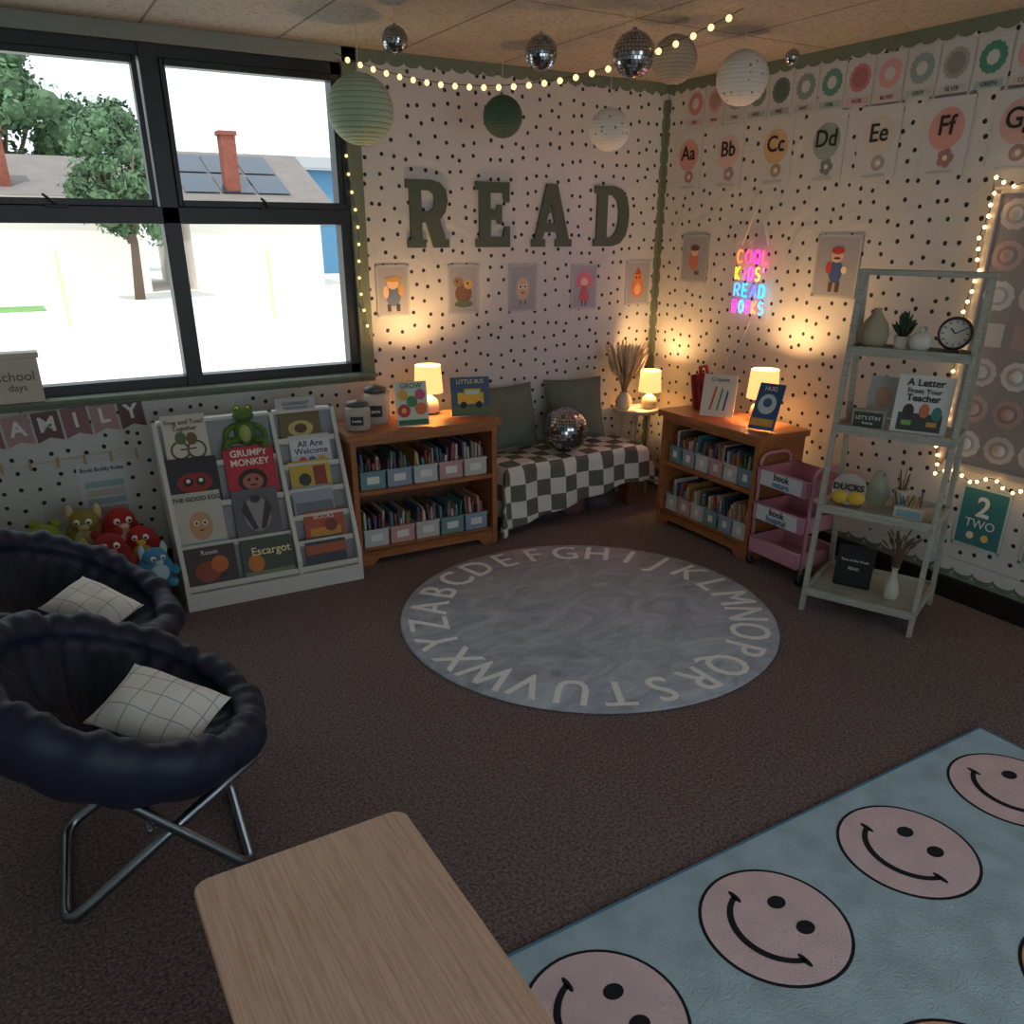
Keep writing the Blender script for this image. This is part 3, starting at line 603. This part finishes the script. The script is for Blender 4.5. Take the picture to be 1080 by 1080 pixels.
for i,x in enumerate((-1.1,-.88,-.66)):
    mb=MB(); c=((70,60,70),(110,70,80),(80,66,74))[i]
    mb.lathe([(.02,0),(.085,.0),(.1,.03),(.102,.07),(.09,.1),(.02,.115),(0.001,.115)],mat('pouf_%d'%i,c,.85,bump=.4,bs=60),seg=28,fn=lambda a,z:1+.03*math.cos(10*a)); mb.build('floor_cushion',T(x,-.33,0))
# ------------------------------------------------------------------ side table with pampas
mb=MB(); mSt=P((196,186,170),.5)
mb.lathe([(.15,0),(.155,.005),(.155,.02),(.15,.025)],mSt,(0,0,.575),32)
for k in range(4):
    a=pi/4+k*pi/2; mb.tube([(.09*math.cos(a),.09*math.sin(a),.575),(.1*math.cos(a),.1*math.sin(a),0)],.011,mSt)
mb.lathe([(.075,0),(.075,.012)],mSt,(0,0,.25),24)
mb.build('side_table',T(-.275,-.21,0))
def vase(name,M,prof,m,stems=0,sh=.3,spread=.12,mst=None,tip=None,tr=.012,tl=.05):
    mb=MB(); mb.lathe(prof,m,seg=28,cap=False); mb.lathe([(0.001,prof[0][1]+.002),(prof[0][0],prof[0][1]+.002)],m,seg=28,cap=False)
    top=prof[-1][1]
    for i in range(stems):
        a=random.random()*2*pi; d=spread*random.random()**.6; h=sh*random.uniform(.6,1)
        p=[(0,0,top*.5),(d*.25*math.cos(a),d*.25*math.sin(a),top+h*.4),(d*math.cos(a),d*math.sin(a),top+h)]
        mb.tube(arc(*p,n=5),.0015,mst,seg=4)
        q=Vector(p[2])
        mb.tube(arc(q-Vector((d*.25*math.cos(a),d*.25*math.sin(a),tl)),q-Vector((0,0,tl*.3)),q+Vector((d*.3*math.cos(a),d*.3*math.sin(a),tl*.5)),n=5),.01,tip,seg=6,rf=lambda t:tr*math.sin(pi*(.08+.84*t)))
    return mb.build(name,M)
mPam=mat('pampas',(232,206,164),.95,noise=.12,ns=60,bump=.5,bs=150)
vase('pampas_vase',T(-.375,-.2,.601),[(.035,0),(.05,.02),(.055,.05),(.04,.085),(.025,.1),(.03,.115)],mCer,150,.28,.12,P((196,166,124)),mPam,.0085,.08)
# ------------------------------------------------------------------ top of bookcase B
mb=MB(); mRd=P((176,40,36),.5)
for i in range(6): mb.box(i*.02,i*.02+.017,0,.13,0,.2-.022*i+.02*(i%2),mRd if i%2==0 else P((120,30,34)),T(0,0,0)@RY(-10))
mb.tube([(0,.06,.18),(-.01,.06,.24),(.03,.06,.25),(.05,.06,.19)],.012,mRd); mb.build('red_book_stack',T(-.36,-.85,.712)@RZ(-75))
stand_book('picture_book',T(-.41,-1.1,.716)@RZ(-58),.19,.235,(212,210,202),[('p',[(-.2,-.35),(-.15,-.35),(-.05,.2),(-.09,.23)],(200,80,60)),('p',[(-.02,-.35),(.03,-.35),(.1,.15),(.06,.2)],(90,150,90)),('p',[(.13,-.35),(.18,-.35),(.24,.1),(.2,.15)],(60,100,170))],[('Crayons',0,.38,.13,(60,60,60))])
stand_book('picture_book',T(-.44,-1.47,.716)@RZ(-72),.14,.25,(44,84,130),[('e',0,.05,.2,.22,(200,210,210)),('r',0,-.35,.5,.16,(210,160,70)),('e',0,.08,.1,.1,(70,100,140))],[('HUG',0,.38,.13,(230,230,230))],24)
# ------------------------------------------------------------------ cart
mCart=mat('dusty_pink_metal',(196,138,158),.4)
mb=MB(); CW,CD=.36,.27
for i,z in enumerate((.09,.28,.47)):
    x0,x1,y0,y1=.01,CW-.01,.0,CD; t=.004; hh=.085
    mb.box(x0,x1,y0,y1,z,z+t,mCart); mb.box(x0,x1,y0,y0+t,z,z+hh,mCart); mb.box(x0,x1,y1-t,y1,z,z+hh,mCart); mb.box(x0,x0+t,y0,y1,z,z+hh,mCart); mb.box(x1-t,x1,y0,y1,z,z+hh,mCart)
    mb.tube([(x0,y0,z+hh),(x1,y0,z+hh),(x1,y1,z+hh),(x0,y1,z+hh)],.006,mCart,closed=True,seg=6)
for x in(0,CW):
    mb.tube([(x,.03,.045),(x,.03,.56)]+arc((x,.03,.56),(x,.03,.62),(x,.09,.62))+arc((x,CD-.09,.62),(x,CD-.03,.62),(x,CD-.03,.56))+[(x,CD-.03,.045)],.009,mCart)
    for y in(.03,CD-.03): mb.lathe([(.022,-.01),(.022,.01)],P((30,30,30)),(0,0,0),16,T(x,y,.022)@RX(90)); mb.box(x-.008,x+.008,y-.012,y+.012,.03,.06,mMetal)
cart=mb.build('rolling_cart',T(-.56,-1.585,0)@RZ(-92))
for z,ts in((.515,('book','return')),(.325,('book','hospital'))):
    card('label',FR((CW/2,-.003,z),(1,0,0),(0,0,1)),.28,.08,(200,206,210),[],[(ts[0],-.0,.22,.62,(24,34,54),.01),(ts[1],0,-.25,.55,(50,110,140),.01)],.001,parent=cart)
# ------------------------------------------------------------------ book rack
mRk=mat('rack_white',(210,208,200),.45); mPk2=mat('rack_pocket',(140,143,146),.5)
RW=.88; mb=MB(); RM_=T(-3.335,-.68,0)@RZ(-2)
side=[(0,0),(.36,0),(.36,.86),(.30,.86),(0,.16)]
for x in(0,.545,RW-.022): mb.prism(side,0,.022,mRk,Matrix(((0,0,1,x),(1,0,0,0),(0,1,0,0),(0,0,0,1))))
mb.box(0,RW,-.005,.015,0,.085,mRk); mb.box(0,RW,.345,.36,0,.86,mRk); mb.box(0,RW,.30,.36,.845,.86,mRk)
def tiers(x0,x1,n):
    out=[]
    for i in range(n):
        y=.01+.29*i/n; z=.085+.73*i/n; dz=.73/n
        mb.box(x0,x1,y,y+.06,z,z+.01,mPk2)
        mb.box(x0,x1,y,y+.008,z,z+.035,mRk)
        mb.add([(x0,y+.045,z),(x1,y+.045,z),(x1,y+.29/n+.01,z+dz+.03),(x0,y+.29/n+.01,z+dz+.03)],[(0,1,2,3)],mPk2)
        out.append((y+.012,z+.011))
    return out
LT=tiers(.022,.545,4); RT=tiers(.567,RW-.022,6)
for k in range(3): mb.box(.3+.01*k,.53-.006*k,.235,.33,LT[3][1]+k*.022,LT[3][1]+k*.022+.021,P(((150,60,50),(60,90,130),(200,190,170))[k]))
mb.build('book_display_rack',RM_,bevel=.002)
def rb(x,t,w,h,bg,sh,tx,lean=17,th=.01): 
    return card('picture_book',RM_@T(x,t[0]+.002,t[1])@RX(90-lean)@T(0,h/2,0),w,h,bg,sh,tx,th)
K=(24,24,26);Wt=(236,232,222)
rb(.14,LT[0],.24,.2,(60,44,40),[('e',-.1,-.1,.3,.25,(150,70,40)),('e',.2,.05,.2,.2,(206,110,50))],[('Room',0,.36,.16,Wt)])
rb(.41,LT[0],.25,.2,(66,74,60),[('e',-.3,-.1,.2,.22,(206,120,50)),('r',0,-.38,1.2,.15,(120,130,90))],[('Escargot',.1,.18,.28,(240,226,170),.003)])
rb(.13,LT[1],.22,.27,(190,186,172),[('e',0,-.1,.2,.26,(196,150,110)),('e',-.07,-.05,.045,.05,Wt),('e',.07,-.05,.045,.05,Wt),('e',-.07,-.05,.02,.03,K),('e',.07,-.05,.02,.03,K),('e',0,-.18,.05,.015,(130,60,50)),('r',0,-.43,.8,.08,(120,150,160))],[('THE GOOD EGG',0,.38,.11,K,.002)])
rb(.40,LT[1],.22,.25,(96,92,96),[('e',0,0,.26,.34,(150,140,140)),('p',[(-.3,.1),(-.12,-.3),(-.02,-.3),(-.2,.3)],(60,56,64)),('p',[(.2,.3),(.02,-.3),(.12,-.3),(.3,.1)],(60,56,64)),('e',0,.3,.1,.08,(60,56,64))],[])
rb(.14,LT[2],.23,.24,(40,34,40),[('e',0,0,.34,.2,(150,40,40)),('e',-.12,.02,.09,.09,K),('e',.12,.02,.09,.09,K),('e',-.12,.04,.04,.04,Wt),('e',.12,.04,.04,.04,Wt)],[])
rb(.41,LT[2],.24,.265,(190,36,52),[('e',0,-.14,.27,.22,(50,36,34)),('e',0,-.16,.19,.15,(180,110,90)),('e',-.07,-.12,.03,.03,K),('e',.07,-.12,.03,.03,K),('e',0,-.22,.07,.015,K)],[('GRUMPY',0,.37,.17,(245,236,226),.004),('MONKEY',0,.2,.17,(245,236,226),.004)])
rb(.14,LT[3],.2,.25,(206,200,186),[('e',-.14,-.17,.18,.18,(96,80,66)),('e',-.14,-.17,.14,.14,(206,200,186)),('e',.16,-.17,.18,.18,(96,80,66)),('e',.16,-.17,.14,.14,(206,200,186)),('p',[(-.14,-.17),(.16,-.16),(.16,-.13),(-.14,-.14)],(96,80,66)),('e',-.1,.06,.1,.12,(90,110,70)),('e',.1,.04,.1,.12,(110,90,60))],[('Frog and Toad',0,.36,.12,(110,80,50),.002),('Together',0,.24,.12,(110,80,50),.002)])
rc=[((60,60,70),[('r',0,.1,1.3,.3,(170,90,60))],[]),((176,80,50),[('r',0,-.2,1,.3,(206,140,60)),('e',.2,0,.2,.2,(120,60,50))],[('BOOKS',0,.3,.2,Wt)]),((150,160,170),[('r',0,-.2,1.2,.4,(110,120,130))],[]),((200,170,60),[('e',-.2,-.1,.2,.2,(60,60,60)),('r',.3,0,.4,.6,(150,60,50))],[]),((196,196,198),[('r',0,.1,1.25,.5,(216,216,222)),('e',-.3,-.3,.12,.1,(200,80,60)),('e',0,-.3,.12,.1,(60,120,160)),('e',.3,-.3,.12,.1,(200,160,60))],[('All Are',0,.2,.28,(30,50,90),.003),('Welcome',0,-.03,.27,(30,50,90),.003)]),((110,96,60),[('e',0,-.1,.4,.25,(200,180,110)),('e',0,-.1,.2,.15,(90,70,50))],[])]
for i in range(6):
    bg,sh,tx=rc[i]; rb(.705+.02*math.sin(i*2),RT[i],.21,.16,bg,sh,tx,17,.006)
rb(.69,(RT[5][0]+.05,RT[5][1]+.07),.2,.14,(176,180,180),[('r',0,0,.9,.4,(130,140,150))],[('GOODNIGHT',0,.3,.16,K)],10,.006)
# frog plush
mFr=mat('frog_green',(90,124,56),.9,bump=.4,bs=90)
mb=MB(); mb.ell((0,0,.07),(.06,.05,.075),mFr); mb.ell((0,-.01,.165),(.055,.045,.04),mFr); mb.ell((0,-.045,.15),(.04,.012,.01),P((70,90,50)))
for s in(-1,1):
    mb.ell((s*.03,-.01,.205),.02,mFr,seg=12,rings=8); mb.ell((s*.03,-.027,.207),.01,P((236,226,120)),seg=10,rings=6); mb.ell((s*.03,-.035,.207),.005,P(K),seg=8,rings=6)
    mb.tube(arc((s*.04,0,.11),(s*.12,-.02,.1),(s*.1,-.04,.02)),.016,mFr); mb.ell((s*.1,-.045,.015),(.022,.02,.014),mFr)
    mb.tube(arc((s*.04,-.02,.03),(s*.11,-.09,.05),(s*.1,-.07,.01)),.018,mFr); mb.ell((s*.1,-.09,.012),(.022,.03,.014),mFr)
mb.ell((0,-.03,.07),(.035,.03,.05),P((166,176,104)))
mb.build('frog_plush',RM_@T(.42,.29,LT[3][1]+.068)@RZ(-12)@Matrix.Scale(.9,4))
# plush pile + basket
mb=MB(); mBk2=mat('basket_teal',(40,66,66),.8,bump=.6,bs=60)
mb.lathe([(.15,0),(.165,.16),(.168,.17),(.16,.17),(.145,.01)],mBk2,seg=32,cap=False,M=Matrix.Diagonal((1.6,1.05,1,1))); mb.lathe([(.001,.01),(.15,.01)],mBk2,seg=32,cap=False,M=Matrix.Diagonal((1.6,1.05,1,1)))
bk=mb.build('plush_basket',T(-3.63,-.5,0)@RZ(-12)); text('BUDDIES',.05,P((220,220,214)),FR((.15,-.155,.1),(1,.35,0),(0,0,1)),bk)
def plush(c,r,col,col2,rot=0,kind=0):
    m=mat('plush_%d_%d_%d'%col,col,.95,bump=.5,bs=80); m2=P(col2,.9); mb=MB()
    mb.ell((0,0,r),(r,r*.9,r),m); mb.ell((0,-.25*r,1.75*r),(r*.72,r*.66,r*.62),m)
    for s in(-1,1):
        mb.ell((s*.9*r,-.5*r,.9*r),(.3*r,.5*r,.3*r),m,seg=12,rings=8); mb.ell((s*.6*r,-.8*r,.3*r),(.35*r,.45*r,.3*r),m,seg=12,rings=8)
        mb.ell((s*.27*r,-.82*r,1.9*r),.16*r,P(Wt),seg=10,rings=8); mb.ell((s*.27*r,-.96*r,1.9*r),.07*r,P(K),seg=8,rings=6)
        if kind==0: mb.ell((s*.5*r,0,2.3*r),(.24*r,.12*r,.26*r),m,seg=12,rings=8)
        elif kind==1: mb.ell((s*.62*r,0,2.1*r),(.2*r,.12*r,.5*r),m2,seg=12,rings=8)
    mb.ell((0,-.86*r,1.62*r),(.26*r,.2*r,.18*r),m2,seg=12,rings=8); mb.ell((0,-.5*r,.95*r),(.62*r,.5*r,.66*r),m2)
    if kind==2: mb.add([(0,-1.3*r,1.6*r),(-.2*r,-.8*r,1.5*r),(.2*r,-.8*r,1.5*r),(0,-.8*r,1.8*r)],[(0,2,1),(0,3,2),(0,1,3),(1,2,3)],P((226,170,50)))
    mb.build('plush_toy',T(*c)@RZ(rot))
plush((-3.85,-.34,.22),.095,(140,160,60),(210,200,120),-20,0)
plush((-3.76,-.56,.19),.09,(86,114,50),(190,180,90),-30,1)
plush((-3.68,-.30,.25),.095,(150,130,60),(206,190,140),-10,1)
plush((-3.54,-.33,.23),.1,(166,40,38),(216,190,170),10,2)
plush((-3.61,-.53,.19),.095,(150,44,40),(190,140,104),0,0)
plush((-3.46,-.44,.19),.088,(176,46,44),(220,180,60),-10,2)
plush((-3.44,-.62,.15),.08,(70,140,176),(180,206,210),10,1)
# banner, rules poster, sill box
for i,ch in enumerate('FAMILY'):
    x=-4.0+i*.127; z=.80+i*.009
    card('banner_flag',WA(x,z,.008)@RZ(4),.115,.145,((140,98,104),(172,136,134),(104,74,80))[i%3],[('p',[(-.40,-.501),(.40,-.501),(0,-.36)],(200,200,196))],[(ch,0,.06,.68,(230,228,222),.02)],.002)
mb=MB(); mb.tube([(-4.5,-.012,.83),(-3.9,-.012,.885),(-3.28,-.012,.925)],.002,P((200,190,170)),seg=5); mb.tube([(-4.3,-.012,.66),(-3.9,-.014,.64),(-3.3,-.012,.68)],.0015,P((200,190,170)),seg=5)
for i in range(7): mb.box(-4.1+i*.12,-4.09+i*.12,-.02,-.008,.615,.665,P((190,150,110)))
mb.build('clothespin_line')
card('rules_poster',WA(-3.55,.46,.008),.23,.32,(200,206,206),[('r',0,.14,.56,.1,(150,178,178)),('r',0,0,.56,.1,(190,180,166)),('r',0,-.14,.56,.1,(150,178,178)),('r',0,-.3,.56,.12,(180,156,152))],[('Book Buddy Rules',0,.38,.085,K,.001)],.002)
mb=MB(); mb.box(-.1,.1,-.05,.04,0,.21,P((196,186,170))); mb.box(-.11,.11,-.055,.045,.2,.225,P((202,192,176))); bx=mb.build('storage_box',T(-3.83,-.055,.956),bevel=.004)
text('school',.06,P((90,80,74)),FR((0,-.052,.12),(1,0,0),(0,0,1)),bx); text('days',.045,P((90,80,74)),FR((0,-.052,.07),(1,0,0),(0,0,1)),bx)
mb=MB(); mb.box(-4.7,-2.07,-.11,0,.935,.955,mSage); mb.build('window_sill',bevel=.004)
# ------------------------------------------------------------------ ladder shelf
LM=T(-.76,-2.15,0)@RZ(-67.2); LW=.49; HT=1.55
mLad=mat('weathered_white_wood',(164,164,152),.7,noise=.22,ns=6,stretch=(2,2,14))
mb=MB()
def yf(z): return .145*z/HT
def yb(z): return .44-(.44-.185)*z/HT
def rail(x,fa):
    t=.022; w=.03
    y0,y1=fa(0),fa(HT); mb.add([(x-t/2,y0,0),(x+t/2,y0,0),(x+t/2,y0+w,0),(x-t/2,y0+w,0),(x-t/2,y1,HT),(x+t/2,y1,HT),(x+t/2,y1+w,HT),(x-t/2,y1+w,HT)],[(3,2,1,0),(4,5,6,7),(0,1,5,4),(1,2,6,5),(2,3,7,6),(3,0,4,7)],mLad)
for x in(0,LW): rail(x,yf); rail(x,yb)
mb.box(-.02,LW+.02,yf(HT)-.005,yb(HT)+.035,HT-.02,HT+.002,mLad)
SZ=[1.21,.87,.50,.09]
for z in SZ:
    y0,y1=yf(z)-.005,yb(z)+.03
    mb.box(.011,LW-.011,y0+.01,y1-.005,z,z+.015,mLad); mb.box(0,LW,y0,y0+.014,z-.008,z+.03,mLad); mb.box(0,LW,y1-.014,y1,z-.008,z+.03,mLad)
    for x in(.0,LW): mb.box(x-.009,x+.009,y0,y1,z-.008,z+.03,mLad)
mb.build('ladder_shelf',LM,bevel=.002)
mClay=mat('beige_clay',(164,150,128),.75,bump=.4,bs=50); mGlz=mat('white_glaze',(204,200,190),.4)
S=lambda x,y,i:LM@T(x,y,SZ[i]+.016)
vase('ceramic_vase',S(.075,.2,0)@Matrix.Scale(1.12,4),[(.03,0),(.05,.02),(.056,.055),(.045,.095),(.022,.125),(.014,.145),(.018,.15)],mClay)
mb=MB(); mb.lathe([(.03,0),(.036,.06),(.033,.06),(.03,.01)],mGlz,seg=24,cap=False); mb.lathe([(.001,.055),(.033,.055)],P((70,56,46)),seg=20,cap=False)
mSuc=P((44,66,44))
for i in range(40):
    a=i*2.4; r_=.006+.035*(i/40); h=.08+.05*(1-i/40)+random.random()*.03
    mb.tube(arc((.3*r_*math.cos(a),.3*r_*math.sin(a),.055),(r_*math.cos(a),r_*math.sin(a),h),(1.4*r_*math.cos(a),1.4*r_*math.sin(a),h+.015)),.005,mSuc,seg=5,rf=lambda t:.006*math.sin(pi*(.15+.8*t)))
mb.build('potted_succulent',S(.195,.2,0))
mb=MB(); mb.ell((0,0,.045),(.045,.038,.045),mGlz); mb.lathe([(.012,.08),(.012,.1),(.015,.102)],mGlz,cap=False); mb.build('round_vase',S(.275,.16,0))
mb=MB(); M=RX(90); mb.lathe([(.001,-.01),(.062,-.01),(.068,.0),(.062,.012),(.056,.012),(.056,.004),(.001,.004)],P((50,44,40),.4),seg=36,M=T(0,0,.085)@M,cap=False)
mb.lathe([(.001,.005),(.056,.005)],P((204,198,184)),seg=36,M=T(0,0,.085)@M,cap=False)
for a in range(12): mb.box(-.002,.002,.042,.052,.006,.007,P(K),T(0,0,.085)@M@RZ(a*30))
mb.box(-.002,.002,0,.04,.007,.009,P(K),T(0,0,.085)@M@RZ(-60)); mb.box(-.0025,.0025,0,.028,.007,.009,P(K),T(0,0,.085)@M@RZ(40)); mb.box(-.03,.03,-.02,.02,0,.02,P((50,44,40)))
mb.build('desk_clock',S(.395,.19,0)@RZ(8))
mb=MB(); mb.box(-.07,.07,0,.035,0,.085,P((150,146,132))); mb.box(-.06,.06,-.003,0,.01,.075,P((60,70,60))); o=mb.build('wooden_sign',S(.13,.12,1)@RZ(4),bevel=.003); text("LET'S STAY",.022,P(Wt),FR((0,-.0045,.05),(1,0,0),(0,0,1)),o); text("home",.02,P(Wt),FR((0,-.0045,.028),(1,0,0),(0,0,1)),o)
stand_book('picture_book',S(.335,.13,1)@RZ(4),.22,.25,(206,206,202),[('r',0,-.28,.7,.3,(60,70,66)),('e',-.2,-.1,.09,.12,(60,50,50)),('e',.05,-.08,.08,.12,(190,110,80)),('e',.25,-.12,.08,.12,(60,120,110)),('r',-.2,-.3,.16,.08,(120,170,90)),('r',.2,-.3,.16,.08,(190,140,70))],[('A Letter',0,.38,.17,K,.003),('From Your',0,.24,.12,K,.001),('Teacher',0,.12,.16,K,.003)],8)
card('small_poster',S(.14,.28,1)@RX(84)@T(0,.12,0),.13,.18,(176,182,182),[('e',0,0,.2,.25,(196,156,138))],(),.003)
mb=MB(); disc(mb,0,.075,.065,.065,0,P((180,170,160)),32,FR((0,0,.0),(1,0,0),(0,0,1)),.012); mb.box(-.05,.05,-.0,.035,0,.012,P((120,90,60))); mb.ell((.03,-.012,.04),(.035,.012,.028),P((216,176,60))); mb.ell((-.03,-.012,.04),(.03,.012,.028),P((216,176,60)))
mb.tube(arc((-.065,-.005,.09),(0,-.005,.18),(.065,-.005,.09)),.004,mMetal); o=mb.build('duck_plaque',S(.1,.13,2)@RZ(5)@Matrix.Scale(1.15,4)); text('DUCKS',.036,P(K),FR((0,-.026,.085),(1,0,0),(0,0,1)),o,bold=.001)
mb=MB(); mb.lathe([(.04,0),(.06,.06),(.03,.13),(.02,.16)],mat('green_glass',(140,160,140),.1,alpha=.5),seg=24,cap=False); mb.build('glass_carafe',S(.2,.24,2))
mb=MB(); mb.box(-.06,.06,-.03,.03,0,.05,P((190,186,174))); mb.box(-.05,.05,-.032,-.03,.01,.04,P((120,160,170)))
for i in range(14):
    c=random.choice([(60,110,120),(200,120,60),(60,60,60),(190,60,60),(220,200,80),(90,140,90)]); x=random.uniform(-.05,.05); mb.tube([(x,random.uniform(-.02,.02),.02),(x+random.uniform(-.025,.025),0,random.uniform(.09,.13))],.004,P(c),seg=6)
mb.build('pencil_caddy',S(.37,.13,2),bevel=.002)
mb=MB(); mb.lathe([(.03,0),(.034,.09),(.03,.09),(.027,.01)],mGlz,seg=20,cap=False)
for i in range(8): a=i*.8; mb.tube([(0,0,.03),(.025*math.cos(a),.025*math.sin(a),.14+.02*(i%3))],.003,P((60,80,90) if i%2 else (170,140,60)),seg=5)
mb.build('pencil_cup',S(.30,.26,2))
mb=MB(); mb.box(-.085,.085,0,.02,0,.2,mBlack)
for i in range(9): mb.box(-.075,.075,-.002,0,.015+i*.02,.03+i*.02,P((30,30,32)))
o=mb.build('letter_board',S(.17,.17,3)@T(0,0,.003)@RZ(3)@RX(-7),bevel=.002); text('Time of the Week',.017,P(Wt),FR((0,-.004,.13),(1,0,0),(0,0,1)),o); text('READ',.02,P(Wt),FR((0,-.004,.09),(1,0,0),(0,0,1)),o)
vase('dried_flower_vase',S(.355,.16,3),[(.028,0),(.036,.02),(.03,.06),(.014,.11),(.012,.14),(.018,.155)],mGlz,32,.17,.07,P((120,100,80)),P((110,90,76)),.005,.02)
# ------------------------------------------------------------------ lights / world / camera
w=bpy.data.worlds.new('World'); SC.world=w; w.use_nodes=True; bg=w.node_tree.nodes['Background']; bg.inputs[0].default_value=(.82,.94,1,1); bg.inputs[1].default_value=1.5
l=bpy.data.lights.new('Sun','SUN'); l.energy=2.2; l.angle=.03; l.color=(1,.96,.9); o=bpy.data.objects.new('sun',l); COL.objects.link(o); o.rotation_euler=Vector((.45,.55,-1.3)).to_track_quat('-Z','Y').to_euler()
cam=bpy.data.cameras.new('Camera'); cam.sensor_width=36; cam.lens=854.8/1080*36; cam.shift_y=66.1/1080; cam.clip_end=300
co=bpy.data.objects.new('Camera',cam); COL.objects.link(co); SC.camera=co
yaw,pt,ro=math.radians(30.687),math.radians(23.01),math.radians(.161)
Fv=Vector((math.sin(yaw)*math.cos(pt),math.cos(yaw)*math.cos(pt),-math.sin(pt))); r0=Vector((math.cos(yaw),-math.sin(yaw),0)); u0=r0.cross(Fv)
rr=r0*math.cos(ro)+u0*math.sin(ro); uu=u0*math.cos(ro)-r0*math.sin(ro)
co.matrix_world=Matrix(((rr.x,uu.x,-Fv.x,-3.795),(rr.y,uu.y,-Fv.y,-4.506),(rr.z,uu.z,-Fv.z,1.7),(0,0,0,1)))
SC.view_settings.view_transform='Standard'; SC.view_settings.look='None'; SC.view_settings.exposure=.15
